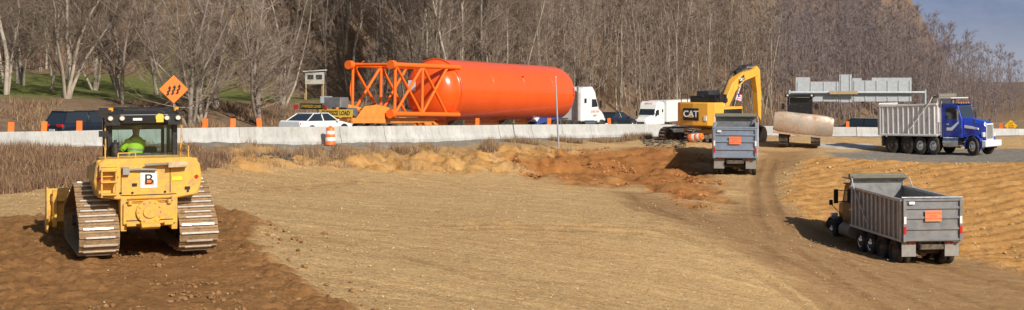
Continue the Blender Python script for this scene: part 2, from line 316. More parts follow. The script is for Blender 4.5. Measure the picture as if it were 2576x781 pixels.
# ---------------------------------------------------------------- mesh builder
class MB:
    def __init__(s): s.v=[]; s.f=[]; s.m=[]; s.s=[]
    def add(s,V,Fc,m=0,smooth=False):
        o=len(s.v); s.v+= [tuple(v) for v in V]
        for f in Fc: s.f.append([i+o for i in f]); s.m.append(m); s.s.append(smooth)
    def box(s,c,d,m=0,R=None,top=None):
        x,y,z=[k/2 for k in d]; tx,ty=top or (1,1)
        V=[(-x,-y,-z),(x,-y,-z),(x,y,-z),(-x,y,-z),(-x*tx,-y*ty,z),(x*tx,-y*ty,z),(x*tx,y*ty,z),(-x*tx,y*ty,z)]
        if R is not None:
            E=Euler(R).to_matrix(); V=[E@Vector(v) for v in V]
        V=[(v[0]+c[0],v[1]+c[1],v[2]+c[2]) for v in V]
        s.add(V,[(0,3,2,1),(4,5,6,7),(0,1,5,4),(1,2,6,5),(2,3,7,6),(3,0,4,7)],m); return s
    def b2(s,x0,x1,y0,y1,z0,z1,m=0): return s.box(((x0+x1)/2,(y0+y1)/2,(z0+z1)/2),(x1-x0,y1-y0,z1-z0),m)
    def prism(s,p,a0,a1,axis='y',m=0,sc=1.0):
        k=len(p); cx=sum(a for a,b in p)/k; cz=sum(b for a,b in p)/k
        def mk(a,b,w): return (a,w,b) if axis=='y' else ((w,a,b) if axis=='x' else (a,b,w))
        V=[mk(a,b,a0) for a,b in p]+[mk(cx+(a-cx)*sc,cz+(b-cz)*sc,a1) for a,b in p]
        Fc=[tuple(range(k)),tuple(range(2*k-1,k-1,-1))]+[(i,(i+1)%k,(i+1)%k+k,i+k) for i in range(k)]
        s.add(V,Fc,m); return s
    def cyl(s,p0,p1,r,r2=None,n=14,m=0,caps=True,smooth=True):
        p0=Vector(p0); p1=Vector(p1); r2=r if r2 is None else r2
        q=(p1-p0).to_track_quat('Z','Y'); V=[]
        for p,rr in ((p0,r),(p1,r2)):
            for i in range(n):
                a=2*math.pi*i/n; V.append(p+q@Vector((math.cos(a)*rr,math.sin(a)*rr,0)))
        s.add(V,[(i,(i+1)%n,(i+1)%n+n,i+n) for i in range(n)],m,smooth)
        if caps: s.add(V,[tuple(range(n-1,-1,-1)),tuple(range(n,2*n))],m)
        return s
    def path(s,pts,r,n=8,m=0):
        for a,b in zip(pts[:-1],pts[1:]): s.cyl(a,b,r,n=n,m=m)
        return s
    def lathe(s,prof,axis='x',n=32,m=0,c=(0,0,0)):
        V=[];k=len(prof)
        for a,r in prof:
            for i in range(n):
                t=2*math.pi*i/n; u,w=math.cos(t)*r,math.sin(t)*r
                V.append((c[0]+a,c[1]+u,c[2]+w) if axis=='x' else ((c[0]+u,c[1]+a,c[2]+w) if axis=='y' else (c[0]+u,c[1]+w,c[2]+a)))
        s.add(V,[(j*n+i,j*n+(i+1)%n,(j+1)*n+(i+1)%n,(j+1)*n+i) for j in range(k-1) for i in range(n)],m,True); return s
    def loft(s,rings,m=0,smooth=False,caps=True):
        k=len(rings[0]); V=[v for r in rings for v in r]
        s.add(V,[(j*k+i,j*k+(i+1)%k,(j+1)*k+(i+1)%k,(j+1)*k+i) for j in range(len(rings)-1) for i in range(k)],m,smooth)
        if caps: s.add(V,[tuple(range(k)),tuple(range(len(V)-1,len(V)-k-1,-1))],m)
        return s
    def mesh(s,name,mats):
        me=bpy.data.meshes.new(name); me.from_pydata(s.v,[],s.f)
        for m in (mats if isinstance(mats,(list,tuple)) else [mats]): me.materials.append(m)
        me.polygons.foreach_set('material_index',s.m); me.polygons.foreach_set('use_smooth',s.s)
        bm=bmesh.new(); bm.from_mesh(me); bmesh.ops.recalc_face_normals(bm,faces=bm.faces); bm.to_mesh(me); bm.free(); return me
    def obj(s,name,mats,parent=None,bevel=0,loc=None,rot=None):
        o=bpy.data.objects.new(name,s.mesh(name,mats)); COL.objects.link(o)
        if parent: o.parent=parent
        if loc is not None: o.location=loc
        if rot is not None: o.rotation_euler=rot
        if bevel:
            b=o.modifiers.new('bevel','BEVEL'); b.width=bevel; b.segments=1; b.limit_method='ANGLE'; b.angle_limit=.7
        return o
def thing(name,label,cat,loc,rz=0,group=None,ry=0,rx=0,sc=1):
    e=bpy.data.objects.new(name,None); COL.objects.link(e); e.empty_display_size=.3
    e.location=loc; e.rotation_euler=(rx,ry,rz); e['label']=label; e['category']=cat; e.scale=sc if isinstance(sc,tuple) else (sc,sc,sc)
    if group: e['group']=group
    return e
def tagobj(o,label,cat,group=None,kind=None):
    o['label']=label; o['category']=cat
    if group: o['group']=group
    if kind: o['kind']=kind
    return o
def text(name,s,size,mat,parent,loc,normal,ext=.003,xs=1,bold=0,width=None):
    cu=bpy.data.curves.new(name,'FONT'); cu.body=s; cu.size=size; cu.extrude=ext; cu.align_x='CENTER'; cu.align_y='CENTER'; cu.offset=bold; cu.space_line=.85
    t=bpy.data.objects.new(name,cu); COL.objects.link(t); dg=bpy.context.evaluated_depsgraph_get(); dg.update()
    me=bpy.data.meshes.new_from_object(t.evaluated_get(dg)); bpy.data.objects.remove(t)
    o=bpy.data.objects.new(name,me); COL.objects.link(o); me.materials.clear(); me.materials.append(mat)
    nn=Vector(normal).normalized(); up=Vector((0,0,1)); up=(up-nn*up.dot(nn)).normalized(); r=up.cross(nn)
    R=Matrix((r*xs,up,nn)).transposed().to_4x4()
    o.parent=parent; o.matrix_local=Matrix.Translation(loc)@R; return o
WC={}
def wheel(parent,x,y,r=.5,w=.28,rimm=None,side=1,z=None,dual=False,n=28):
    rimm=rimm or chrome; key=(r,w,rimm.name,side,dual)
    if key not in WC:
        t=MB(); h=w/2
        offs=[0] if not dual else [0,-side*(w+.05)]
        for o in offs:
            t.lathe([(o-h,r*.55),(o-h,r*.9),(o-h*.8,r),(o+h*.8,r),(o+h,r*.9),(o+h,r*.55),(o-h,r*.55)],'y',n)
        rm=MB(); s=side
        if dual: rm.lathe([(s*h*.75,r*.57),(s*h*.1,r*.5),(-s*h*.3,r*.42),(-s*h*.3,r*.25),(s*h*.6,r*.22),(s*h*.7,0.001)],'y',n)
        else: rm.lathe([(s*h*.9,r*.57),(s*h*.6,r*.5),(s*h*.75,r*.40),(s*h*.95,r*.28),(s*h*1.25,r*.2),(s*h*1.3,0.001)],'y',n)
        for i in range(8):
            a=i*math.pi/4; rm.cyl((math.cos(a)*r*.34,s*h*.2,math.sin(a)*r*.34),(math.cos(a)*r*.34,s*h*(.1 if dual else .95),math.sin(a)*r*.34),r*.035,n=6,m=1)
        WC[key]=(t.mesh('wheel',rub),rm.mesh('rim',[rimm,blk]))
    a,b=WC[key]
    o=bpy.data.objects.new('wheel',a); COL.objects.link(o); o.parent=parent; o.location=(x,y,r if z is None else z)
    p=bpy.data.objects.new('rim',b); COL.objects.link(p); p.parent=o; return o
steelrim=M('painted_steel_rim',(.12,.10,.09),.6,.2,.5)
# ---------------------------------------------------------------- dump truck
def dump_truck(label,loc,rz,cabm,bodym,ribm,bumperm=None,sc=1,tgm=None,L=5.5,ry=0,rx=0,lift=(3.45,4.55),nr=12):
    T=thing('dump_truck',label,'dump truck',loc,rz,'dump trucks hauling soil',sc=sc,ry=ry,rx=rx)
    bumperm=bumperm or chrome
    c=MB(); c.b2(.15,L+3.1,.38,.48,.78,1.05); c.b2(.15,L+3.1,-.48,-.38,.78,1.05)
    for x in (.3,1.7,3,4.2,L-.3,L+2.1): c.b2(x,x+.14,-.4,.4,.8,1.0)
    for x in (.95,2.25): c.cyl((x,-1.0,.52),(x,1.0,.52),.1); c.lathe([(-.2,.05),(-.14,.2),(.14,.2),(.2,.05)],'x',16,0,(x,0,.52))
    c.cyl((.8,-.3,.6),(.3,-.3,.75),.06); c.b2(-.05,.15,-.5,.5,.72,.92)
    c.obj('chassis',frame,T,.01)
    b=MB(); z0,z1=1.18,2.72
    b.b2(.05,L,-1.18,1.18,z0-.05,z0+.02)
    for s in (1,-1):
        b.prism([(0.03,z0-.12),(L,z0-.12),(L,z1+.12),(.9,z1),(.03,z1)],s*1.20,s*1.25)
        b.b2(.0,L+.02,min(s*1.19,s*1.31),max(s*1.19,s*1.31),z0-.16,z0-.02)
    b.b2(L,L+.06,-1.25,1.25,z0-.1,z1+.42)
    b.obj('dump_body',bodym,T,.012)
    for s in (1,-1):
        rb=MB()
        rb.prism([(.0,z1-.05),(.9,z1-.05),(L+.02,z1+.05),(L+.02,z1+.14),(.9,z1+.06),(.0,z1+.06)],s*1.17,s*1.33)
        rb.b2(.0,L+.02,min(s*1.252,s*1.33),max(s*1.252,s*1.33),z0-.14,z0-.04)
        for i in range(nr):
            x=.25+i*(L-.5)/(nr-1); rb.b2(x,x+.09,min(s*1.252,s*1.315),max(s*1.252,s*1.315),z0-.04,z1-.04)
        rb.b2(0.02,.14,min(s*1.252,s*1.32),max(s*1.252,s*1.32),z0-.1,z1-.05)
        rb.obj('side_rib',ribm,T,.008)
    tg=MB(); tg.b2(-.06,.0,-1.24,1.24,z0-.14,z1+.06)
    for z in (z0-.10,z0+.35,z0+.8,z0+1.2,z1-.02): tg.b2(-.12,-.062,-1.24,1.24,z,z+.10)
    for y in (-1.26,1.14): tg.b2(-.14,-.064,y,y+.12,z0-.135,z1+.055)
    tg.cyl((-.02,-1.3,z1+.12),(-.02,1.3,z1+.12),.05)
    tg.obj('tailgate',tgm or alu2,T,.01)
    bo=MB().b2(-.15,-.14,-.36,.34,z0+.70,z0+1.14).obj('warning_board',boardm,T)
    for i,s in enumerate(('CONSTRUCTION','VEHICLE','DO NOT FOLLOW')):
        text('lettering',s,.085,redtext,bo,(-.152,-.01,z0+1.03-i*.11),(-1,0,0),.002)
    MB().b2(-.153,-.14,.78,1.02,z1-.14,z1-.03).obj('registration_plate',whitep,T)
    for s in (1,-1):
        MB().b2(.12,.15,min(s*.62,s*1.22),max(s*.62,s*1.22),.42,1.0).obj('mud_flap',M('grey_mud_flap',(.28,.27,.25),.6,.2,.3),T)
        for k in range(2): MB().cyl((.08,s*(.72+k*.2),.98),(.13,s*(.72+k*.2),.98),.06,n=12).obj('tail_light',redl,T)
        MB().b2(-.158,-.141,min(s*1.14,s*1.24),max(s*1.14,s*1.24),z0+.2,z0+.5).obj('reflector',redl,T)
        MB().b2(-.158,-.141,min(s*1.14,s*1.24),max(s*1.14,s*1.24),z0+.6,z0+.9).obj('reflector',whitep,T)
        MB().b2(3.0,L-.2,min(s*.75,s*1.15),max(s*.75,s*1.15),1.06,1.09).obj('fender',alu,T)
        MB().path([(L-2.1,s*1.37,z0+.25),(L-.5,s*1.37,z1+.2),(L-.3,s*1.34,z1+.5)],.03).obj('tarp_arm',ribm,T)
    sh=MB()
    sh.b2(L-.15,L+1.15,-1.25,1.25,z1+.40,z1+.46); sh.prism([(L+.06,z1+.0),(L+.3,z1+.4),(L+.06,z1+.4)],-1.2,-1.16); sh.prism([(L+.06,z1+.0),(L+.3,z1+.4),(L+.06,z1+.4)],1.16,1.2)
    sh.obj('cab_shield',bodym,T,.01)
    tp=MB().cyl((L+.1,-1.3,z1+.56),(L+.1,1.3,z1+.56),.12,n=12); tp.cyl((L-.25,-1.28,z1+.52),(L-.25,1.28,z1+.52),.06,n=8)
    tp.obj('tarp_roll',M('tarp',(.17,.155,.12),.9),T)
    x0=L+.25
    cb=MB(); prof=[(x0,.95),(x0,2.72),(x0+.15,2.85),(x0+1.1,2.85),(x0+1.25,2.75),(x0+1.52,2.05),(x0+1.55,.95)]
    cb.prism(prof,-.98,.98); cb.b2(x0+.95,x0+1.45,-1.0,1.0,2.80,2.86); cb.obj('cab',cabm,T,.04)
    hd=MB(); 
    def ring(x,w,zb,zt): return [(x,-w,zb),(x,-w,zt-.18),(x,-w*.75,zt),(x,w*.75,zt),(x,w,zt-.18),(x,w,zb)]
    hd.loft([ring(x0+1.56,.82,1.0,2.05),ring(x0+2.3,.68,.95,1.98),ring(x0+3.0,.58,.9,1.86),ring(x0+3.12,.52,.85,1.76)]); hd.obj('hood',cabm,T,.03)
    gr=MB().b2(x0+3.13,x0+3.17,-.50,.50,.85,1.74,1)
    for i in range(9): gr.b2(x0+3.172,x0+3.19,-.44+i*.1,-.40+i*.1,.9,1.68,0)
    gr.obj('grille',[M('grille_dark',(.1,.1,.1),.4,.5),creamrib if cabm==blue else chrome],T)
    fx=x0+2.45
    for s in (1,-1):
        fe=MB(); a0,a1=(.72,1.18)
        N=9; an=[math.radians(200-i*220/(N-1)) for i in range(N)]
        ringo=[(fx+.66*math.cos(a),.56+.62*math.sin(a)) for a in an]; inner=[(fx+.60*math.cos(a),.56+.56*math.sin(a)) for a in an]
        for i in range(N-1):
            fe.prism([ringo[i],ringo[i+1],inner[i+1],inner[i]],s*a0 if s>0 else -a1,s*a1 if s>0 else -a0)
        fe.obj('fender',cabm if cabm!=copper else blk,T,.0)
        MB().b2(fx+.55,fx+.72,min(s*.62,s*.95),max(s*.62,s*.95),1.02,1.28).obj('headlight',wlens,T,.03)
        MB().prism([(x0+.35,2.0),(x0+.35,2.62),(x0+1.05,2.62),(x0+1.28,2.05),(x0+1.28,2.0)],s*.981,s*.995).obj('side_window',dglass,T)
        do=MB().prism([(x0+.30,1.05),(x0+.30,1.96),(x0+1.38,1.96),(x0+1.42,1.05)],s*.981,s*.998).obj('door',cabm,T,.01)
        if cabm==blue:
            MB().prism([(x0+.36,1.36),(x0+.8,1.36),(x0+1.3,1.75),(x0+1.3,1.88),(x0+.7,1.52),(x0+.36,1.52)],s*.999,s*1.006).obj('decal',white_t,do)
            MB().prism([(x0+1.65,1.5),(x0+2.7,1.42),(x0+2.7,1.5),(x0+1.65,1.66)],s*.72,s*.83).obj('decal',white_t,T)
        MB().b2(x0+.38,x0+.55,min(s*1.0,s*1.02),max(s*1.0,s*1.02),1.68,1.73).obj('handle',chrome,do)
        ex=MB().cyl((x0-.12,s*.85,1.0),(x0-.12,s*.85,3.0),.09); ex.cyl((x0-.12,s*.85,3.0),(x0-.25,s*.85,3.12),.08); ex.obj('exhaust_stack',chrome,T)
        tk=MB().cyl((x0+.15,s*.92,.72),(x0+1.35,s*.92,.72),.32,n=18); tk.b2(x0+1.38,x0+1.7,min(s*.75,s*1.1),max(s*.75,s*1.1),.5,.58); tk.obj('fuel_tank',chrome if cabm==blue else alu,T)
        mi=MB().path([(x0+1.3,s*1.0,2.5),(x0+1.45,s*1.32,2.5)],.02); mi.path([(x0+1.3,s*1.0,2.0),(x0+1.45,s*1.32,1.95)],.02); mi.b2(x0+1.41,x0+1.47,min(s*1.22,s*1.42),max(s*1.22,s*1.42),1.9,2.55)
        mi.obj('mirror',blk if cabm!=blue else chrome,T)
        hm=MB().cyl((fx+.1,s*.7,1.3),(fx+.15,s*1.12,1.75),.02,n=6); hm.b2(fx+.1,fx+.14,min(s*1.05,s*1.22),max(s*1.05,s*1.22),1.7,1.95); hm.obj('hood_mirror',blk,T)
        fw=wheel(T,fx,s*1.04,.52,.32,chrome,s)
        if cabm==blue: fw.rotation_euler[2]=-.25
        for x in (.95,2.25): wheel(T,x,s*1.10,.52,.26,steelrim,s,dual=True)
        for x in lift: wheel(T,x,s*1.10,.50,.27,chrome,s)
    R=MB().prism([(x0+1.262,2.68),(x0+1.515,2.08),(x0+1.535,2.09),(x0+1.282,2.69)],-.88,.88); R.obj('windshield',dglass,T)
    MB().b2(x0-.012,x0-.002,-.6,.6,2.1,2.6).obj('rear_window',dglass,T)
    bp=MB().prism([(x0+3.15,.45),(x0+3.45,.5),(x0+3.45,.82),(x0+3.15,.85)],-1.18,1.18); bp.obj('bumper',bumperm,T,.02)
    for i in range(5): MB().box((x0+1.15,-.7+i*.35,2.89),(.1,.1,.06)).obj('marker_light',amber,T)
    return T
def heading(vx,vy): return math.atan2(vy,vx)
th=math.radians(6.5)
bl=P(2268,600,51.8)
hx,hy=-math.sin(th),math.cos(th)
cx=bl.x+1.28*hy; cy=bl.y-1.28*hx
TR2=dump_truck('weathered silver dump truck with empty open bed on dirt haul road',(cx,cy,zg(cx+hx*3,cy+hy*3)-.05),heading(hx,hy),copper,alu,ribm)
tq=at(1849,74.6); th3=math.radians(-10.5)
TR3=dump_truck('silver dump truck backed below excavator with orange tailgate board',(tq.x,tq.y,P(1850,440,75.6).z),heading(-math.sin(th3),math.cos(th3)),whitep,alu2,ribm,tgm=M('grey_blue_panel',(.25,.31,.41),.45,.3,.32,(.26,.21,.16)),ry=-.02)
rb_=P(2214,384,89)
a35=math.radians(-44)
ox=rb_.x-math.sin(a35)*1.3; oy=rb_.y+math.cos(a35)*1.3
za=P(2250,388,88).z; zb__=P(2430,393,84).z
TR1=dump_truck('blue dump truck with cream ribbed bed parked on gravel pad',(ox,oy,za-.02),a35,blue,cream,creamrib,bumperm=whitep,sc=(.90,1.05,1.22),tgm=cream,L=4.7,ry=-math.atan2(zb__-za,6.5),lift=(3.3,4.35),nr=11)
# ---------------------------------------------------------------- tracks
def track(parent,y,w,circles,pitch=.2,name='track',bars=True,shm=None,barm=None,fm=None):
    from math import cos,sin
    P2=[]
    for cx,cz,r in circles:
        for i in range(40):
            a=2*math.pi*i/40; P2.append((cx+r*cos(a),cz+r*sin(a)))
    P2=sorted(set(P2))
    def half(ps):
        h=[]
        for q in ps:
            while len(h)>=2 and (h[-1][0]-h[-2][0])*(q[1]-h[-2][1])-(h[-1][1]-h[-2][1])*(q[0]-h[-2][0])<=0: h.pop()
            h.append(q)
        return h
    hull=half(P2)[:-1]+half(P2[::-1])[:-1]
    L=[0]; 
    for a,b in zip(hull,hull[1:]+hull[:1]): L.append(L[-1]+math.dist(a,b))
    N=int(L[-1]/pitch); t=MB()
    for i in range(N):
        s=L[-1]*i/N; k=max(j for j in range(len(hull)) if L[j]<=s+1e-9); a=hull[k]; b=hull[(k+1)%len(hull)]
        f=(s-L[k])/max(1e-9,L[k+1]-L[k]); x=a[0]+(b[0]-a[0])*f; z=a[1]+(b[1]-a[1])*f
        ang=math.atan2(b[1]-a[1],b[0]-a[0]); nx,nz_=math.sin(ang),-math.cos(ang)
        t.box((x+nx*-.03,y,z+nz_*-.03),(L[-1]/N*.94,w,.05),0,(0,-ang,0))
        if bars:
            t.box((x+nx*.012,y,z+nz_*.012),(.035,w*.99,.05),0,(0,-ang,0))
            jig=random.uniform(.6,.98); t.box((x+nx*.043,y+random.uniform(-.03,.03),z+nz_*.043),(.045,w*jig,.014),1,(0,-ang,0))
    o=t.obj(name,[shm or shoe,barm or bar_],parent)
    inn=MB()
    for cx,cz,r in circles: inn.cyl((cx,y-w*.22,cz),(cx,y+w*.22,cz),r-.09,n=22); inn.cyl((cx,y-w*.32,cz),(cx,y+w*.32,cz),r*.3,n=14)
    x0=min(c[0] for c in circles); x1=max(c[0] for c in circles)
    for i in range(7):
        xx=x0+.45+i*(x1-x0-.9)/6; inn.cyl((xx,y-w*.25,.25),(xx,y+w*.25,.25),.14,n=12)
    inn.obj('roller',frame,o)
    MB().b2(x0+.1,x1-.1,y-w*.2,y+w*.2,.32,.62).obj('track_frame',fm or yel,o,.02)
    return o
# ---------------------------------------------------------------- bulldozer (near)
yw=math.radians(24); DS=1.05; DSZ=.95
hx,hy=-math.sin(yw),math.cos(yw)
rc=P(378,640,29.3); cx=rc.x+1.95*DS*hx; cy=rc.y+1.95*DS*hy
D=thing('bulldozer','muddy yellow bulldozer with black cab spreading brown dirt','bulldozer',(cx,cy,P(376,641,29.3).z+.02),heading(hx,hy),sc=(DS,DS,DSZ))
circ=[(-1.48,.46,.46),(-.45,1.15,.47),(1.55,.48,.48)]
for s in (1,-1): track(D,s*1.06,.84,circ,.19)
b=MB()
b.prism([(-1.08,1.38),(-1.16,1.75),(-1.12,2.14),(-.95,2.30),(.95,2.30),(1.12,2.14),(1.16,1.75),(1.08,1.38),(.6,1.30),(-.6,1.30)],-1.72,-.62,'x')
b.obj('fuel_tank',yel,D,.03)
b=MB()
b.b2(-1.62,.8,-.60,.60,.62,1.40); b.prism([(-1.62,.62),(-1.62,1.3),(-1.86,1.2),(-1.86,.72)],-.56,.56)
b.cyl((-1.87,.0,1.02),(-1.93,.0,1.02),.29,n=28); b.cyl((-1.93,0,1.02),(-1.97,0,1.02),.15,n=20)
for i in range(12):
    a=i*math.pi/6; b.cyl((-1.93,.24*math.cos(a),1.02+.24*math.sin(a)),(-1.955,.24*math.cos(a),1.02+.24*math.sin(a)),.022,n=6)
for s in (1,-1):
    b.b2(-1.80,-1.4,min(s*.48,s*.61),max(s*.48,s*.61),.55,1.36); b.cyl((-1.88,s*.42,1.2),(-1.88,s*.42,1.3),.05)
    b.b2(-1.95,-1.86,min(s*.3,s*.5),max(s*.3,s*.5),.68,.76)
b.prism([(-1.95,.6),(-2.08,.66),(-2.08,.72),(-1.86,.8),(-1.86,.6)],-.2,.2)
b.obj('rear_housing',yel,D,.015)
b=MB(); b.b2(.75,2.25,-.5,.5,.9,2.15); b.prism([(.75,2.15),(2.25,2.15),(2.15,2.22),(.75,2.25)],-.42,.42); b.b2(-.6,.9,-1.05,1.05,1.62,1.72); b.b2(-.62,.75,-.75,.75,1.35,1.62)
b.obj('engine_hood',yel,D,.03)
for s in (1,-1): MB().prism([(-1.6,1.9),(-1.6,2.28),(.5,2.0),(.7,1.7),(-.6,1.7)],min(s*.86,s*1.09),max(s*.86,s*1.09)).obj('side_fender',yel,D,.03)
c=MB()
for s in (1,-1):
    c.box((-.68,s*.72,2.70),(.13,.12,1.15)); c.box((.1,s*.74,2.70),(.09,.07,1.15)); c.box((.70,s*.67,2.65),(.09,.08,1.15))
    c.b2(-.70,.74,min(s*.66,s*.78),max(s*.66,s*.78),1.75,2.14); c.b2(-.72,.72,min(s*.64,s*.76),max(s*.64,s*.76),3.14,3.22)
c.b2(-.74,-.64,-.74,.74,3.06,3.2); c.b2(-.74,-.62,-.76,.76,2.02,2.26); c.b2(.66,.76,-.72,.72,1.8,2.3); c.b2(-.7,.7,-.72,.72,1.74,1.80)
c.b2(.60,.66,-.68,.68,2.9,3.15)
co=c.obj('cab_frame',blk,D,.02)
r=MB(); r.prism([(-1.02,3.13),(-1.04,3.34),(-.96,3.44),(.85,3.47),(1.0,3.38),(1.0,3.26),(-.62,3.23),(-.62,3.13)],-.78,.78)
for s in (1,-1):
    r.box((-.1,s*.75,3.42),(1.9,.08,.09)); r.b2(-1.04,-.82,min(s*.52,s*.83),max(s*.52,s*.83),3.08,3.36)
for i in range(7): r.b2(-.85+i*.23,-.75+i*.23,-.55,.55,3.455,3.49)
r.b2(-.95,.6,-.45,.45,3.42,3.47); r.cyl((.3,-.25,3.43),(.3,-.25,3.8),.008,n=5); r.cyl((-.6,.2,3.43),(-.6,.2,3.7),.008,n=5)
ro=r.obj('cab_roof',blk,D,.02)
for s in (1,-1):
    for k,yy in enumerate((.74,.49)):
        wl=MB().cyl((-1.04,s*yy,3.26),(-1.10,s*yy,3.26),.062,n=14); wl.cyl((-1.10,s*yy,3.26),(-1.105,s*yy,3.26),.05,n=14,m=1); wl.obj('work_light',[M('amber_black',(.25,.17,.05),.4),wlens],ro)
    MB().cyl((-.92,s*.72,3.42),(-.92,s*.72,3.52),.06,n=12).obj('beacon',amber,ro)
em=MB(); em.cyl((-1.042,-.34,3.27),(-1.056,-.34,3.27),.10,n=7,smooth=False); em.b2(-1.058,-1.042,-.42,-.26,3.15,3.24); em.obj('emblem',M('gold_sticker',(.85,.5,.06),.5),ro)
MB().b2(-1.053,-1.042,.05,.25,3.20,3.26).obj('decal',whitep,ro)
MB().b2(-.70,-.69,-.66,.66,2.26,3.06).obj('rear_window',glass,D)
for s in (1,-1):
    MB().b2(-.62,.06,min(s*.72,s*.728),max(s*.72,s*.728),2.14,3.14).obj('side_window',glass,D)
    MB().b2(.14,.66,min(s*.72,s*.728),max(s*.72,s*.728),2.14,3.14).obj('side_window',glass,D)
MB().b2(.70,.71,-.63,.63,2.3,2.9).obj('front_window',glass,D)
st=MB(); st.box((-.05,0,2.06),(.5,.5,.14)); st.box((-.30,-.02,2.22),(.10,.46,.24),0,(0,-.12,0)); st.b2(-.1,.3,.34,.50,1.9,2.3); st.b2(-.1,.3,-.50,-.34,1.9,2.3); st.b2(.45,.62,-.5,.5,1.85,2.45)
st.obj('seat',M('seat_grey',(.07,.07,.075),.8),D,.03)
k=MB()
for z in (1.45,1.75,2.02): k.b2(-2.0,-1.7,.70,1.04,z,z+.04)
for y in (.70,1.00): k.b2(-1.98,-1.93,y,y+.04,1.4,2.06)
k.b2(-1.84,-1.72,.64,1.06,1.88,2.18)
for i in range(4): k.b2(-1.86,-1.845,.68,1.02,1.92+i*.065,1.95+i*.065)
k.obj('step',yel,D,.006)
for s in (1,-1):
    MB().path([(-.9,s*.82,2.3),(-.95,s*.84,3.0),(-.8,s*.82,3.1)],.017).obj('grab_rail',yel,D); MB().path([(-1.5,s*.9,2.3),(-1.5,s*.9,2.55),(-.8,s*.86,2.6)],.017).obj('grab_rail',yel,D)
MB().path([(-1.45,.62,2.3),(-1.45,.62,2.42),(-1.45,.25,2.42),(-1.45,.25,2.3)],.016).obj('grab_rail',yel,D)
ex=MB().cyl((-.95,.62,2.28),(-.95,.62,2.66),.085,n=14); ex.cyl((-.95,.62,2.66),(-.95,.62,2.72),.03,n=8); ex.obj('fire_extinguisher',blk,D)
mx=MB().cyl((-.95,.80,2.3),(-1.0,.90,2.85),.012,n=6); mx.box((-1.0,.88,2.88),(.05,.2,.15)); mx.obj('mirror',blk,D)
pn=MB().b2(-1.735,-1.722,-.18,.18,1.58,1.96).obj('logo_panel',whitep,D)
MB().b2(-1.7385,-1.7355,-.11,.09,1.655,1.765).obj('letter_mark',safor,pn)
text('letter_mark','B',.36,black_t,pn,(-1.743,.0,1.775),(-1,0,0),.002,xs=1.05,bold=0)
MB().b2(-1.735,-1.722,-.72,-.50,1.74,1.83).obj('decal',M('yellow_decal',(.85,.7,.02),.5),D)
for s in (1,-1): MB().cyl((-1.722,s*1.04,1.82),(-1.74,s*1.04,1.82),.045,n=14).obj('reflector',redl,D)
hs=MB(); hs.path([(-1.74,.55,2.02),(-1.80,.2,2.04),(-1.80,-.15,2.02)],.03); hs.b2(-1.82,-1.72,.42,.56,1.92,2.1); hs.obj('hose',M('hose_grey',(.3,.29,.27),.6,.2,.4),D)
k=MB()
for y in (-.85,-.35,.35,.6): k.cyl((-1.722,y,1.47),(-1.732,y,1.47),.03,n=8)
k.b2(-1.728,-1.722,-.6,.6,1.40,1.42); k.b2(-1.728,-1.722,-.47,-.455,1.45,2.1); k.b2(-1.728,-1.722,.58,.595,1.45,2.1)
for z in (.8,1.25): k.b2(-1.872,-1.861,-.5,.5,z,z+.02)
k.b2(-1.728,-1.722,.25,.36,1.62,1.70); k.b2(-1.728,-1.722,-.9,-.78,1.5,1.58)
k.obj('bolt_detail',blk,D)
sv=MB(); sv.cyl((-1.74,.10,2.14),(-1.74,-.45,2.16),.035,n=8); sv.box((-1.74,-.60,2.13),(.12,.42,.13),1,(0,.2,.08))
sho=sv.obj('shovel',[M('shovel_handle_grey',(.25,.22,.19),.7),M('shovel_blade',(.48,.34,.19),.6,.1,.4)]); sho.matrix_world=Matrix.Translation(D.location)@Euler((0,0,D.rotation_euler.z)).to_matrix().to_4x4()@Matrix.Diagonal((DS,DS,DSZ,1)); sho.location.x+=hx*-.10; sho.location.y+=hy*-.10; tagobj(sho,'muddy shovel lying across the yellow fuel tank','shovel')
bl_=MB(); prof=[]
for i in range(9):
    a=-.9+i*1.8/8; prof.append((2.72-.62*math.cos(a)+.62, .66+.72*math.sin(a)))
prof2=[(x-.06,z) for x,z in prof][::-1]
HB=1.62
bl_.prism(prof+prof2,-HB,HB)
for s in (1,-1): bl_.prism([(2.55,.06),(3.05,.06),(3.05,.2),(2.85,.9),(2.9,1.28),(2.6,1.28),(2.55,.7)],s*(HB-.03),s*(HB+.02))
for z in (.35,.9): bl_.b2(2.52,2.66,-HB+.1,HB-.1,z,z+.14)
for y in (-1.45,-1.0,-.5,.5,1.0,1.45): bl_.b2(2.50,2.66,y-.05,y+.05,.2,1.2)
blo=bl_.obj('blade',yel,D,.01); blo.rotation_euler=(0,0,math.radians(1)); blo.location=(-.1,.16,0)
pa=MB()
for s in (1,-1): pa.cyl((.8,s*.5,.55),(2.6,s*.6,.5),.1); pa.cyl((1.6,s*.5,1.5),(2.62,s*.55,.9),.06)
pa.b2(.6,.9,-.6,.6,.45,.7)
pa.obj('push_arm',yel,D)
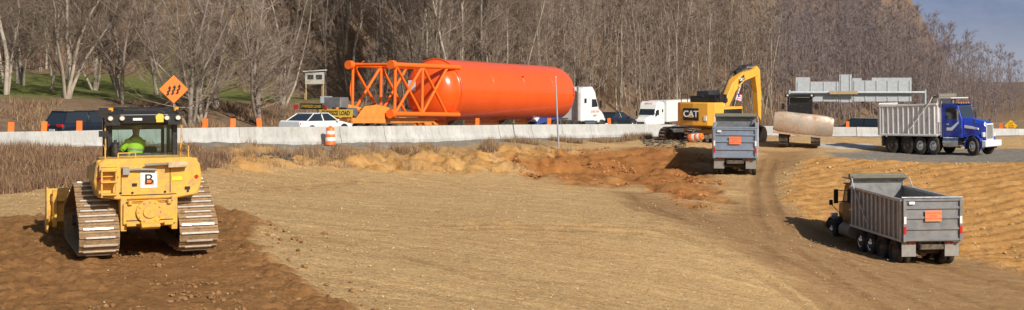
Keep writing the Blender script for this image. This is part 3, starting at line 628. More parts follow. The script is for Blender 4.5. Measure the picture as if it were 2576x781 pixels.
def person_seated(parentloc,rz):
    e=thing('person','operator in hi-vis yellow vest seated inside bulldozer cab','person',parentloc,rz)
    J=[(0,0,.0),(0,0,.18),(0,0,.36),(0,0,.50),(0.01,0,.60),(.02,0,.70),(.03,0,.80),(.01,0,.86)]
    R=[.15,.14,.16,.14,.06,.085,.095,.06]; E=[(i,i+1) for i in range(7)]
    def add(pv,pts):
        for pnt,r in pts:
            J.append(pnt); R.append(r); E.append((pv,len(J)-1)); pv=len(J)-1
        return pv
    for s in (1,-1):
        add(0,[((.08,s*.10,-.01),.10),((.45,s*.14,.03),.075),((.50,s*.14,-.35),.055),((.62,s*.14,-.40),.04)])
        w=add(3,[((0,s*.19,.47),.065),((.10,s*.27,.22),.05),((.34,s*.24,.16),.035),((.42,s*.24,.16),.03)])
        for k,(dy,l) in enumerate(((-.03,.06),(-.01,.075),(.01,.08),(.03,.06))):
            add(w,[((.42+l*.6,s*.24+dy,.165),.009),((.42+l,s*.24+dy,.13),.008)])
        add(w,[((.43,s*.24-s*.045,.155),.010),((.47,s*.24-s*.05,.14),.009)])
    me=bpy.data.meshes.new('body'); me.from_pydata(J,E,[]); o=bpy.data.objects.new('body',me); COL.objects.link(o)
    o.modifiers.new('skin','SKIN')
    for v,r in zip(me.skin_vertices[0].data,R): v.radius=(r,r)
    me.skin_vertices[0].data[0].use_root=True
    o.modifiers.new('sub','SUBSURF').levels=1; o.modifiers['sub'].render_levels=1
    o.parent=e; me.materials.append(skinm)
    v=MB(); 
    def ring(z,a,b,cx=0): return [(cx+a*math.cos(t),b*math.sin(t),z) for t in [2*math.pi*i/16 for i in range(16)]]
    v.loft([ring(-.06,.17,.19),ring(.15,.165,.185),ring(.36,.18,.215),ring(.50,.15,.20),ring(.57,.08,.09)],0,True)
    for s in (1,-1): v.cyl((0,s*.19,.47),(.10,s*.27,.22),.08,.065,12); v.cyl((.10,s*.27,.22),(.32,s*.245,.16),.062,.045,12)
    v.obj('jacket',vest,e)
    MB().loft([ring(.20,.172,.195),ring(.25,.176,.20)],0,True,False).obj('reflective_band',M('reflective_tape',(.75,.75,.7),.3,.5),e)
    t=MB()
    for s in (1,-1): t.cyl((0,s*.09,.0),(.46,s*.14,.03),.12,.09,12); t.cyl((.46,s*.14,.04),(.5,s*.14,-.33),.09,.065,12)
    t.obj('trousers',cloth,e)
    MB().lathe([(.80,.105),(.82,.13),(.80,.11),(.86,.108),(.92,.085),(.955,.04),(.96,.001)],'z',20,0,(.02,0,0)).obj('hard_hat',M('hat_lime',(.55,.75,.1),.4),e)
    fc=MB()
    for s in (1,-1): fc.box((.125,s*.035,.765),(.01,.022,.012)); 
    fc.box((.12,0,.70),(.012,.045,.008)); fc.obj('face_detail',black_t,e)
    MB().box((.125,0,.735),(.03,.02,.045),0,None,(.4,.5)).obj('nose',skinm,e)
    return e
Rz=D.rotation_euler.z; off=Matrix.Rotation(Rz,3,'Z')@Vector((-.14,.10,2.09))
PE=person_seated(Vector(D.location)+off,Rz+.6); PE.scale=(1.0,1.08,.92); PE.rotation_euler[0]=.10
# ---------------------------------------------------------------- second dozer
d2=P(2012,368,91); d2z=zg(d2.x,d2.y)
D2=thing('bulldozer','bulldozer with polished rusty steel blade facing the haul road','bulldozer',(d2.x,d2.y,d2z+.12),math.radians(-90-14),sc=1.05)
for s in (1,-1): track(D2,s*1.05,.6,[(-1.4,.45,.45),(1.3,.45,.45)],.22,shm=frame,barm=frame,fm=frame)
b=MB(); b.b2(.2,1.5,-.5,.5,.7,1.9); b.b2(-1.6,.2,-.85,.85,.8,1.7); b.obj('engine_hood',yel,D2,.03)
b=MB()
for s in (1,-1):
    b.box((-.9,s*.78,2.55),(.14,.12,1.5)); b.box((.15,s*.74,2.55),(.12,.10,1.5)); 
b.box((-.35,0,3.32),(1.8,1.95,.20)); b.b2(-.95,.2,-.80,.80,1.65,2.75)
for s in (1,-1): b.box((.50,s*.8,3.35),(.14,.25,.2)); b.cyl((.2,s*.9,2.6),(.3,s*1.05,2.6),.03); b.box((.3,s*1.1,2.6),(.08,.2,.4))
b.obj('cab_frame',blk,D2,.02)
for s in (1,-1): MB().b2(-.84,.1,min(s*.76,s*.77),max(s*.76,s*.77),2.15,3.2).obj('side_window',dglass,D2)
MB().b2(.17,.18,-.68,.68,2.75,3.2).obj('front_window',dglass,D2)
for s in (1,-1): MB().cyl((.57,s*.8,3.35),(.60,s*.8,3.35),.07,n=10).obj('work_light',wlens,D2)
NB=14; rings=[]
for j in range(NB+1):
    y=-1.95+3.9*j/NB; e=abs(y)/1.95; tw=1-.16*max(0,(e-.55)/.45)**2; bx=.0-.10*e*e
    ring_=[]
    for i in range(17):
        a=-1.2+i*2.4/16; ring_.append((1.80+bx+.32*math.cos(a),y,.80+.76*tw*math.sin(a)))
    ring_+=[(x-.08,y_,z_) for x,y_,z_ in ring_[::-1]]
    rings.append(ring_)
bb=MB().loft(rings); bb.b2(1.80,1.93,-1.93,1.93,.0,.12)
bo=bb.obj('blade',bladem,D2); bo.rotation_euler=(math.radians(-6),0,math.radians(6)); bo.location=(0,0,.66)
pa=MB()
for s in (1,-1): pa.cyl((.3,s*.7,.6),(1.75,s*1.0,1.1),.1); pa.cyl((1.0,s*.45,1.5),(1.75,s*.5,1.5),.06)
pa.obj('push_arm',frame,D2)
# ---------------------------------------------------------------- excavator
ep=P(1800,352,90)
ez=zg(ep.x,ep.y)
E_=thing('excavator','yellow tracked excavator with raised boom digging on the bank','excavator',(ep.x,ep.y,min(ez+.1,ep.z+.02)),0,sc=1.08)
ucb=MB(); ucb.b2(-1.0,1.0,-1.0,1.0,.55,.95); ucb.cyl((0,0,.9),(0,0,1.2),.7,n=24)
uc=ucb.obj('undercarriage',yel2,E_,.02); uc.rotation_euler=(0,0,math.radians(-150)); uc.location=(-.7,0,0)
for s in (1,-1): track(uc,s*1.35,.75,[(-2.0,.48,.48),(2.0,.48,.48)],.21,shm=frame,fm=frame)
hz=math.radians(51)
H=MB(); 
arc=[(-1.5,-1.5),(-2.45,-1.4),(-2.75,-1.0),(-2.85,0),(-2.75,1.0),(-2.45,1.4),(-1.5,1.5)]
H.prism(arc,1.15,2.65,'z'); cw=H.obj('counterweight',yel2,E_,.06,rot=(0,0,hz))
H=MB(); H.b2(-1.5,1.6,-1.45,1.45,1.2,1.45); H.b2(-1.5,1.2,.5,1.45,1.45,2.5); H.b2(-1.5,1.0,-1.45,-.55,1.45,2.35); H.b2(-1.5,-.3,-.55,.5,1.45,2.6)
H.obj('house',yel2,E_,.04,rot=(0,0,hz))
H=MB(); H.b2(-2.1,-.7,-1.3,.4,2.66,2.9); H.b2(-1.8,-.9,-1.35,-.2,2.6,3.15); H.b2(-1.49,.9,-1.462,-1.452,1.6,2.2); H.b2(-1.5,-.2,-.9,.9,2.6,2.95); H.b2(-1.2,-.6,.3,1.2,2.5,3.05)
H.obj('engine_cover',blk,E_,.04,rot=(0,0,hz))
H=MB(); H.prism([(.1,1.45),(.1,3.35),(1.5,3.4),(1.85,2.4),(1.85,1.45)],.55,1.5); H.obj('cab',M('cab_charcoal',(.035,.035,.04),.3),E_,.05,rot=(0,0,hz))
MB().b2(.2,1.4,1.501,1.51,2.2,3.0).obj('window',dglass,E_,rot=(0,0,hz)); MB().b2(.09,.099,.65,1.4,2.2,3.2).obj('window',dglass,E_,rot=(0,0,hz))
for y in (-1.4,1.4): MB().path([(-2.2,y*.9,2.65),(-2.2,y*.9,3.15),(-1.2,y,3.15),(-1.2,y,2.5)],.025,6).obj('handrail',blk,E_,rot=(0,0,hz))
MB().b2(-2.858,-2.72,-.40,.72,1.50,2.28).obj('logo_panel',black_t,cw,0)
text('lettering','CAT',.56,white_t,cw,(-2.868,.16,1.90),(-1,.0,0),.01,bold=.013)
MB().prism([(-.02,1.69),(.32,1.69),(.15,1.85)],-2.885,-2.881,'x').obj('lettering',yel2,cw)
MB().b2(-2.81,-2.76,-.95,-.75,1.5,1.8).obj('decal',white_t,cw)
kz=.745
def sz(ps): return [(a,1.5+(b-1.5)*kz) for a,b in ps]
bm_=MB(); bm_.prism(sz([(.3,1.7),(.7,1.45),(1.2,2.4),(2.2,3.9),(3.4,4.85),(5.35,5.35),(5.5,5.62),(5.25,5.95),(3.1,5.6),(1.8,4.65),(.75,3.0)]),-.27,.27)
bo=bm_.obj('boom',yel2,E_,.03,rot=(0,0,hz))
MB().prism(sz([(2.55,4.5),(3.4,5.0),(3.35,5.45),(2.6,5.0)]),-.278,-.272).obj('logo_panel',black_t,bo)
text('lettering','CAT',.28,white_t,bo,(2.97,-.282,4.10),(0,-1,0),.01,bold=.008)
sk=MB(); sk.prism([(4.95,4.75),(5.3,5.05),(5.75,4.75),(5.95,2.4),(5.88,.8),(5.62,.75),(5.35,3.2),(5.1,4.2)],-.2,.2)
sk.obj('stick',yel2,E_,.03,rot=(0,0,hz))
for y in (-.42,.42): MB().cyl((1.2,y,1.5),(1.9,y,2.7),.11).cyl((1.9,y,2.7),(2.6,y,3.7),.06,m=1).obj('hydraulic_cylinder',[blk,chrome],E_,rot=(0,0,hz))
MB().cyl((2.6,0,4.55),(4.0,0,4.95),.12).cyl((4.0,0,4.95),(5.1,0,4.98),.07,m=1).obj('hydraulic_cylinder',[blk,chrome],E_,rot=(0,0,hz))
MB().cyl((5.88,0,4.1),(6.15,0,2.7),.10).cyl((6.15,0,2.7),(6.15,0,1.1),.06,m=1).obj('hydraulic_cylinder',[yel2,chrome],E_,rot=(0,0,hz))
MB().path([(.9,.1,2.8),(2.1,.1,4.4),(3.5,.1,5.0),(5.1,.1,5.12)],.05).obj('hydraulic_hose',blk,E_,rot=(0,0,hz))
bk=MB(); prof=[]
for i in range(9):
    a=math.radians(80-i*230/8); prof.append((5.25+.62*math.cos(a),.3+.62*math.sin(a)))
inner=[(5.25+(x-5.25)*.9,.3+(z-.3)*.9) for x,z in prof][::-1]
bk.prism(prof+inner,-.65,.65)
for s in (1,-1): bk.prism(prof,s*.62,s*.68)
for y in (-.5,-.25,0,.25,.5): bk.box((4.65,y,.17),(.25,.08,.06),0,(0,.5,0))
bk.cyl((5.7,-.25,.9),(5.4,-.25,.7),.08); bk.cyl((5.7,.25,.9),(5.4,.25,.7),.08)
bk.obj('bucket',bucketm,E_,rot=(0,0,hz))
fg=MB()
for i in range(7): fg.box((1.9,-.47,3.0+.07*i),(.55,.012,.07),i%2)
fg.box((1.75,-.48,3.34),(.24,.016,.22),2)
fg.obj('flag',[M('flag_red',(.55,.04,.05),.8),white_t,M('flag_blue',(.03,.05,.25),.8)],E_,rot=(0,.15,hz))
# ---------------------------------------------------------------- cars
def car(label,cat,loc,rz,paint,kind='sedan',sign=False,group=None):
    T=thing('car',label,cat,loc,rz,group)
    if kind=='sedan': L=[(2.5,.42,.66,.76),(2.42,.30,.74,.88),(1.4,.22,.93,.97),(.9,.2,.98,1),(-1.6,.2,1.02,1),(-2.3,.25,1.06,.97),(-2.48,.35,.98,.90)]; GH=(1.05,.3,-1.05,-1.95,1.46)
    else: L=[(2.45,.45,.80,.80),(2.35,.32,.92,.92),(1.5,.25,1.08,.98),(1.0,.24,1.12,1),(-1.9,.24,1.15,1),(-2.3,.3,1.12,.97),(-2.42,.4,1.0,.92)]; GH=(1.15,.5,-2.0,-2.32,1.74)
    W=.95
    def ring(x,zb,zt,k): w=W*k; return [(x,-w*.88,zb),(x,-w,zb+.16),(x,-w,zt-.2),(x,-w*.93,zt),(x,w*.93,zt),(x,w,zt-.2),(x,w,zb+.16),(x,w*.88,zb)]
    MB().loft([ring(*l) for l in L]).obj('body',paint,T,.03)
    a,bf,br,c,zr=GH; zb=.96 if kind=='sedan' else 1.1
    gh=MB(); V=[(a,-.86,zb),(a,.86,zb),(c,.84,zb),(c,-.84,zb),(bf,-.66,zr-.02),(bf,.66,zr-.02),(br,.64,zr-.02),(br,-.64,zr-.02)]
    gh.add(V,[(0,1,5,4),(1,2,6,5),(2,3,7,6),(3,0,4,7),(4,5,6,7),(3,2,1,0)]); gh.obj('window',dglass,T)
    rf=MB().box(((bf+br)/2,0,zr),(bf-br+.1,1.36,.05)); mid=(bf+br)/2
    for s in (1,-1):
        for (x0,x1) in ((a,bf),(c,br),(mid+.05,mid+.02)): rf.cyl((x0,s*.865,zb),(x1,s*.665,zr-.01),.035,n=6)
    rf.obj('roof',paint,T,.02)
    for s in (1,-1):
        for x in (1.5,-1.5): 
            wheel(T,x,s*.88,.35,.24,chrome,s,n=20); 
            MB().cyl((x,s*.60,.36),(x,s*.955,.36),.42,n=20).obj('wheel_arch',black_t,T)
        MB().box((-2.40,s*.62,zb-.10),(.1,.52,.16)).obj('tail_light',redl,T,.02)
        MB().box((2.36,s*.66,.70),(.14,.4,.13)).obj('headlight',wlens,T,.02)
        MB().box((.8,s*1.0,zb+.05),(.16,.18,.13)).obj('mirror',paint,T,.02)
    MB().box((-2.47,0,.75),(.03,.5,.14)).obj('registration_plate',whitep,T)
    if sign:
        sb=MB().box((-.5,0,zr+.42),(.05,1.75,.36)); 
        for s in (1,-1): sb.cyl((-.5,s*.5,zr),(-.5,s*.5,zr+.26),.02)
        so=sb.obj('roof_sign',black_t,T)
        text('lettering','OVERSIZE LOAD',.25,M('yellow_lettering',(.80,.50,.02),.5,var=.02),so,(-.532,0,zr+.42),(-1,0,0),.003,xs=.88,bold=.0)
        for s in (1,-1):
            MB().cyl((-.5,s*.85,zr),(-.6,s*1.05,zr+.55),.012,n=5).obj('flag_pole',blk,T)
            f_=MB(); f_.add([(-.6,s*1.05,zr+.55),(-.6,s*1.4,zr+.45),(-.62,s*1.33,zr+.2),(-.57,s*1.0,zr+.25)],[(0,1,2,3)]); f_.obj('flag',M('red_flag',(.5,.04,.03),.8),T)
    return T
rdir=math.atan2(.80,.60)
pc=at(797,79); car('white escort car with oversize load roof sign and red flags','car',(pc.x,pc.y,pc.z+.1),math.atan2(.84,.54),whitep,'sedan',True)
pc=at(232,69); car('dark blue sport utility vehicle driving along the highway','car',(pc.x,pc.y,pc.z-.1),rdir,dkcar,'suv')
pc=at(1548,119); car('dark sedan ahead of the oversize load truck','car',(pc.x,pc.y,P(1548,283,119).z-1.46),rdir,dkcar,'sedan')
pc=at(2160,114); car('dark hatchback behind the concrete barrier','car',(pc.x,pc.y,P(2160,302,114).z-1.6),math.radians(150),dkcar,'suv')
# ---------------------------------------------------------------- tank, trailer, tractor
Apt=P(1092,229,91.4); ax=Vector((9.5,17.1)).normalized(); arz=math.atan2(ax.y,ax.x)
def axp(t): return Vector((Apt.x+ax.x*t,Apt.y+ax.y*t))
zc=Apt.z
TK=thing('storage_tank','huge glossy orange storage tank lying on a trailer','tank',(Apt.x,Apt.y,zc),arz,ry=.0245)
prof=[(0,2.30),(.0,2.34),(.12,2.34),(.12,2.31)]
prof+=[(17.9*i/8+.15,2.31) for i in range(9)]
for i in range(1,9):
    a=i*math.pi/16; prof.append((18.05+.9*math.sin(a),2.31*math.cos(a)**.6 if i<8 else .001))
MB().lathe(prof,'x',72).obj('shell',orange,TK)
dish=[(.03,2.275)]+[( -1.5*math.sin(i*math.pi/16), 2.2*math.cos(i*math.pi/16)**.7 if i<8 else .001) for i in range(9)]
MB().lathe(dish,'x',56).obj('end_dish',orange,TK)
for x in (4.8,9.6,14.4): MB().lathe([(x,2.312),(x+.01,2.322),(x+.05,2.322),(x+.06,2.312)],'x',72).obj('weld_seam',orange,TK)
lg=MB(); xe=-8.0
for sy in (1,-1):
    for z_ in (1,-1):
        lg.cyl((0.6,sy*1.72,z_*1.70),(xe,sy*1.72,z_*1.62),.17,n=12)
        lg.cyl((xe-.05,sy*1.72,z_*1.62),(xe+.35,sy*1.72,z_*1.62),.30,n=12)
seg=[xe+.5,-4.2,-1.0]
for x in (seg[0],seg[1]):
    for a,b in (((1,1),(-1,1)),((1,-1),(-1,-1)),((1,1),(1,-1)),((-1,1),(-1,-1))):
        lg.cyl((x,a[0]*1.72,a[1]*1.65),(x,b[0]*1.72,b[1]*1.65),.11,n=10)
for x0,x1 in zip(seg[:-1],seg[1:]):
    for sy in (1,-1):
        lg.cyl((x0,sy*1.72,-1.65),(x1,sy*1.72,1.65),.10,n=8); lg.cyl((x0,sy*1.72,1.65),(x1,sy*1.72,-1.65),.10,n=8)
lg.obj('lattice_leg',orange2,TK)
rg=MB(); pr=[(xe+.9,2.2*math.cos(t),2.2*math.sin(t)) for t in [math.radians(-60+i*10) for i in range(13)]]
rg.path(pr,.05,6); rg.obj('hoop',orange2,TK)
MB().box((-1.55,.9,.35),(.03,.6,.75)).obj('paper_notice',whitep,TK)
MB().box((9.6,-2.0,1.2),(.3,.02,.2),0,(.5,0,0)).obj('decal',redl,TK)
for i,s in enumerate('423'): text('lettering',s,.30,black_t,TK,(17.9,-2.325,.40-i*.26),(0,-1,0),.004)
for x in (1.5,9,17.0): MB().b2(x-.15,x+.15,-1.6,1.6,-2.75,-2.1).obj('saddle',frame,TK)
r0=axp(-12.0); rz0=float(zroad(r0.x,r0.y)); rz1=float(zroad(axp(20).x,axp(20).y)); pit=math.atan2(rz0-rz1,32)
TL=thing('trailer','orange lowboy trailer with yellow oversize load banner','trailer',(r0.x,r0.y,rz0+.02),arz,ry=pit)
t=MB(); t.b2(.4,10,-1.3,-1.1,.9,1.25); t.b2(.4,10,1.1,1.3,.9,1.25)
for x in (.6,2,3.4,4.8,6.2,8,9.7): t.b2(x,x+.25,-1.1,1.1,.95,1.2)
for s in (1,-1): t.prism([(.9,1.25),(5.2,1.25),(4.6,1.9),(3.2,2.1),(1.8,2.0)],s*1.12,s*1.28)
t.b2(2.2,4.6,-1.12,1.12,1.6,1.75); t.b2(9.8,30,-.35,-.15,.55,.95); t.b2(9.8,30,.15,.35,.55,.95)
t.obj('deck',trailo,TL,.02)
t=MB(); t.b2(.5,1.4,-.2,1.1,1.9,2.55); t.cyl((1.6,-.6,1.6),(1.6,.6,1.6),.3,n=14); t.obj('power_unit',alu2,TL,.03)
t=MB(); t.path([(3.0,-1.2,2.0),(4.4,-1.25,1.3),(5.4,-1.2,1.0)],.05); t.path([(2.4,-.4,1.75),(4.4,-.2,2.2)],.06); t.obj('hydraulic_hose',blk,TL)
bn=MB().b2(.30,.34,-1.3,1.3,1.28,1.78).obj('banner',M('banner_yellow',(.74,.48,.06),.6,var=.05),TL)
text('lettering','OVERSIZE LOAD',.38,black_t,bn,(.296,0,1.53),(-1,0,0),.003,xs=.80,bold=.010)
for x in (1.4,2.7,4.0,5.3,27.5,28.8):
    for s in (1,-1): wheel(TL,x,s*1.05,.42,.26,steelrim,s,dual=True,n=18)
MB().prism([(25.5,.6),(29,1.1),(30,1.1),(30,1.9),(27,2.1)],-1.2,1.2).obj('gooseneck',M('navy_paint',(.04,.07,.25),.4),TL,.03)
MB().prism([(25.5,.9),(27,2.1),(26.6,2.2),(25.1,1.1)],-1.22,1.22).obj('stripe',whitep,TL)
def tractor(label,loc,rz,paint,trailer=False,ry=0,sc=1):
    T=thing('semi_truck',label,'truck',loc,rz,ry=ry,sc=sc)
    c=MB(); c.prism([(-1.4,.9),(-1.4,3.5),(-1.1,3.85),(.6,3.95),(1.1,3.5),(1.3,3.0),(1.75,2.15),(1.75,.9)],-1.2,1.2); c.obj('cab',paint,T,.08)
    def ring(x,w,zb,zt): return [(x,-w,zb),(x,-w,zt-.25),(x,-w*.7,zt),(x,w*.7,zt),(x,w,zt-.25),(x,w,zb)]
    MB().loft([ring(1.76,1.05,.8,2.15),ring(2.8,.95,.7,1.95),ring(3.4,.85,.6,1.6),ring(3.5,.75,.6,1.4)]).obj('hood',paint,T,.05)
    MB().b2(3.5,3.54,-.5,.5,.8,1.35).obj('grille',MATS['grille_dark'],T)
    MB().b2(3.3,3.65,-1.15,1.15,.35,.7).obj('bumper',paint,T,.05)
    MB().prism([(1.33,2.95),(1.75,2.2),(1.77,2.21),(1.35,2.96)],-1.05,1.05).obj('windshield',dglass,T)
    for s in (1,-1):
        MB().prism([(.45,2.15),(.45,2.85),(1.2,2.85),(1.55,2.2)],s*1.201,s*1.215).obj('side_window',dglass,T)
        MB().prism([(.4,.95),(.4,2.1),(1.6,2.1),(1.6,.95)],s*1.201,s*1.213).obj('door',paint,T,.01)
        MB().b2(-.9,-.5,min(s*1.2,s*1.212),max(s*1.2,s*1.212),2.5,2.9).obj('sleeper_window',dglass,T)
        MB().box((1.7,s*1.4,2.4),(.08,.2,.7)).obj('mirror',blk,T,.02)
        MB().box((3.25,s*.85,1.05),(.2,.3,.25)).obj('headlight',wlens,T,.03)
        MB().cyl((-1.55,s*.9,.9),(-1.55,s*.9,3.9),.09).obj('exhaust_stack',chrome,T)
        MB().cyl((-.9,s*1.0,.75),(.9,s*1.0,.75),.33,n=16).obj('fuel_tank',chrome,T)
        wheel(T,2.6,s*1.02,.52,.3,chrome,s,n=20)
        for x in (-2.2,-3.5): wheel(T,x,s*1.05,.52,.28,chrome,s,dual=True,n=20)
    f=MB(); f.b2(-4.3,3,-.45,-.35,.8,1.05); f.b2(-4.3,3,.35,.45,.8,1.05); f.box((-2.8,0,1.15),(1,.9,.15)); f.obj('chassis',frame,T)
    if trailer:
        MB().b2(-16,-1.9,-1.28,1.28,1.2,4.0).obj('box_trailer',paint,T,.03)
        for x in (-13.5,-14.8):
            for s in (1,-1): wheel(T,x,s*1.05,.5,.28,steelrim,s,dual=True,n=18)
    return T
tp_=axp(23.3); TC=tractor('white sleeper semi truck hauling the orange tank',(tp_.x,tp_.y,float(zroad(tp_.x,tp_.y))),arz-.06,whitep,ry=.02)
text('lettering','LONE STAR',.28,redtext,TC,(1.0,-1.22,1.75),(0,-1,0),.004); text('lettering','USDOT',.22,black_t,TC,(1.0,-1.22,1.4),(0,-1,0),.004)
wp=P(1640,262,158); wz=zg(wp.x,wp.y)
TS=tractor('white semi truck with white box trailer approaching',(wp.x,wp.y,max(wp.z-3.95*.95,wz)),math.atan2(-.85,-.50),whitep,True,sc=.95)
text('lettering','SERVICE',.3,redtext,TS,(1.05,0,3.68),(1,0,.4),.01)
# ---------------------------------------------------------------- barrier
al=[0]
for a,b in zip(bar2[:-1],bar2[1:]): al.append(al[-1]+(b-a).length)
def onbar(s):
    s=min(max(s,0),al[-1]-1e-4); k=max(j for j in range(len(al)-1) if al[j]<=s); f=(s-al[k])/(al[k+1]-al[k]); return barw[k].lerp(barw[k+1],f)
def bar_s(px):
    best=min(range(0,int(al[-1]*5)),key=lambda i:abs(CX+F*onbar(i/5).x/onbar(i/5).y-px)); return best/5
s=0; SL=3.66
hp=[(.30,-.35),(.30,.08),(.19,.32),(.10,.84),(.085,.86),(-.085,.86),(-.10,.84),(-.19,.32),(-.30,.08),(-.30,-.35)]
mbar=MB().prism(hp,.012,SL-.012,'x').mesh('concrete_barrier',conc)
while s<al[-1]-SL:
    a=onbar(s); b=onbar(s+SL); pxm=CX+F*a.x/a.y
    if not (2235<pxm<2330):
        o=bpy.data.objects.new('concrete_barrier',mbar); COL.objects.link(o); o.location=(a.x,a.y,a.z+random.uniform(-.01,.01)); d=b-a
        o.rotation_euler=(0,-math.atan2(b.z-a.z,math.hypot(d.x,d.y)),math.atan2(d.y,d.x)+random.uniform(-.005,.005)); tagobj(o,'weathered concrete traffic barrier segment along the highway','barrier','concrete barriers along the highway')
    s+=SL
dm=MB(); dm.box((0,0,.24),(.04,.25,.42)); dm.box((0,0,.02),(.1,.26,.04)); dmesh=dm.mesh('panel',safor)
for px in (25,115,202,517,587,652,1203,1383,1533,2080,2520,2132):
    v=onbar(bar_s(px)); 
    o=bpy.data.objects.new('barrier_delineator',dmesh); COL.objects.link(o); o.location=(v.x,v.y,v.z+.855); o.rotation_euler=(random.uniform(-.08,.08),random.uniform(-.05,.05),math.atan2(-v.y,-v.x)+random.uniform(-.2,.2))
    tagobj(o,'orange plastic delineator panel standing on the concrete barrier','traffic marker','orange delineators on the barrier')
def drum(g,label,rot=(0,0,0)):
    T=thing('traffic_drum',label,'traffic drum',g,0); T.rotation_euler=rot
    z=[(.05,.29),(.25,.285),(.27,.275),(.45,.27),(.47,.26),(.62,.255),(.64,.245),(.80,.24),(.82,.23),(.98,.22),(1.0,.18),(1.0,.001)]
    for k,(i,j) in enumerate(((0,2),(2,4),(4,6),(6,8),(8,11))):
        MB().lathe(z[i:j+1],'z',24).obj('band',safor if k%2==0 else whitep,T)
    MB().lathe([(0,.001),(0,.38),(.06,.36),(.06,.2)],'z',20).obj('base',rub,T)
    MB().b2(-.08,.08,-.015,.015,1.0,1.08).obj('handle',safor,T)
g=at(831,69.2); drum(g,'orange and white traffic drum beside the concrete barrier')
g=at(1735,85.5); g.z+=.25; drum(g,'toppled orange and white drum beside the excavator',(math.radians(80),0,.9))
def diamond(px,py,d,half,mat_,label,cat='sign'):
    c=P(px,py,d); gz=zg(c.x,c.y); T=thing('diamond_sign',label,cat,(c.x,c.y,gz),0); h=c.z-gz
    T.rotation_euler[2]=-math.atan2(c.x,c.y)
    MB().prism([(0,h-half),(half,h),(0,h+half),(-half,h)],0,.012).obj('border',black_t,T)
    MB().prism([(0,h-half*.95),(half*.95,h),(0,h+half*.95),(-half*.95,h)],-.004,-.001).obj('panel',mat_,T)
    ps=MB(); ps.cyl((0,.05,-.1),(0,.05,h+half*.3),.03,n=8); ps.b2(-half*.4,half*.4,.015,.045,h-.03,h+.03); ps.obj('post',galv,T); return T,h
T,h=diamond(437,225,68,.80,M('diamond_orange',(.95,.22,.03),.5,var=.04),'orange diamond sign with three wavy black arrows')
for k in (-1,0,1):
    ar=MB(); ox=k*.25; w=.045; zz=h+k*.04-.02; cl=[(ox-.12,zz-.26),(ox-.02,zz-.20),(ox-.06,zz-.08),(ox+.05,zz-.0),(ox+.03,zz+.08)]
    for a,b in zip(cl[:-1],cl[1:]):
        dx,dz=b[0]-a[0],b[1]-a[1]; l=math.hypot(dx,dz); nx,nz_=-dz/l*w,dx/l*w; ex,ez_=dx/l*.012,dz/l*.012
        ar.add([(a[0]+nx-ex,-.008,a[1]+nz_-ez_),(b[0]+nx+ex,-.008,b[1]+nz_+ez_),(b[0]-nx+ex,-.008,b[1]-nz_+ez_),(a[0]-nx-ex,-.008,a[1]-nz_-ez_)],[(0,1,2,3)])
    e=cl[-1]; ar.add([(e[0]-.10,-.009,e[1]-.0),(e[0]+.11,-.009,e[1]+.01),(e[0]+.02,-.009,e[1]+.18)],[(0,1,2)])
    ar.obj('arrow_symbol',black_t,T)
T,h=diamond(2543,317,112,.58,M('sign_yellow',(.9,.50,.02),.5,var=.04),'small yellow diamond warning sign on a post')
for i,s in enumerate(('LEFT','LANE','ENDS')): text('lettering',s,.19,black_t,T,(0,-.006,h+.2-i*.19),(0,-1,0),.002)
c=P(821,251,90); gz=zg(c.x,c.y); T=thing('road_sign','grey back of a small rectangular road sign','sign',(c.x,c.y,gz)); 
MB().b2(-.42,.42,-.01,.01,c.z-gz-.24,c.z-gz+.24).obj('panel',galv,T); MB().cyl((0,.03,0),(0,.03,c.z-gz),.035,n=8).obj('post',galv,T)
g=at(1406,80.5); T=thing('utility_pole','slender grey metal pole standing before the barrier','pole',g)
MB().cyl((0,0,-.2),(-.22,0,(357-178)/F*g.y),.06,.045,n=12).obj('shaft',M('pole_grey',(.36,.37,.41),.6,.1),T); MB().cyl((-.22,0,(357-178)/F*g.y),(-.22,0,(357-175)/F*g.y+.05),.065,n=10).obj('cap',galv,T)
# ---------------------------------------------------------------- gantry
gd=185; s_=F/gd; gx0=(1985-CX)/s_; gx1=(2327-CX)/s_; gb=zg((gx0+gx1)/2,gd); zbm=CZ-(233-HY)/s_
T=thing('sign_gantry','overhead highway sign gantry seen from its grey unpainted back','gantry',((gx0+gx1)/2,gd,gb)); hw_=(gx1-gx0)/2; hb=zbm-gb
for s in (1,-1): MB().cyl((s*hw_,0,-1.5),(s*hw_,0,hb+.4),.20,n=14).obj('post',galv,T)
MB().cyl((-hw_,0,hb),(hw_,0,hb),.20,n=10).obj('truss_beam',galv,T)
mid=((gx0+gx1)/2)
def gp(px): return (px-CX)/s_-mid
signback=M('sign_back',(.38,.40,.42),.6,.1,.15,(.28,.28,.28))
for (a,b,y0,y1) in ((2003,2112,206,256),(2003,2040,195,206),(2113,2145,188,258),(2146,2296,203,256),(2146,2170,197,203),(2195,2296,196,203)):
    x0,x1=gp(a),gp(b); z1=CZ-(y0-HY)/s_-gb; z0=CZ-(y1-HY)/s_-gb
    pn=MB().b2(x0+.02,x1-.02,.45,.5,z0,z1).obj('sign_panel',signback,T)
    if y1-y0>20:
        nn=max(2,int((x1-x0)/1.3))
        for i in range(nn): xx=x0+.3+i*(x1-x0-.6)/(nn-1); MB().b2(xx-.05,xx+.05,.36,.45,z0+.05,z1-.05).obj('stiffener',galv,pn)
MB().b2(gp(2085),gp(2155),-.55,-.4,hb-.25,hb+.2).obj('wooden_brace',wood,T)
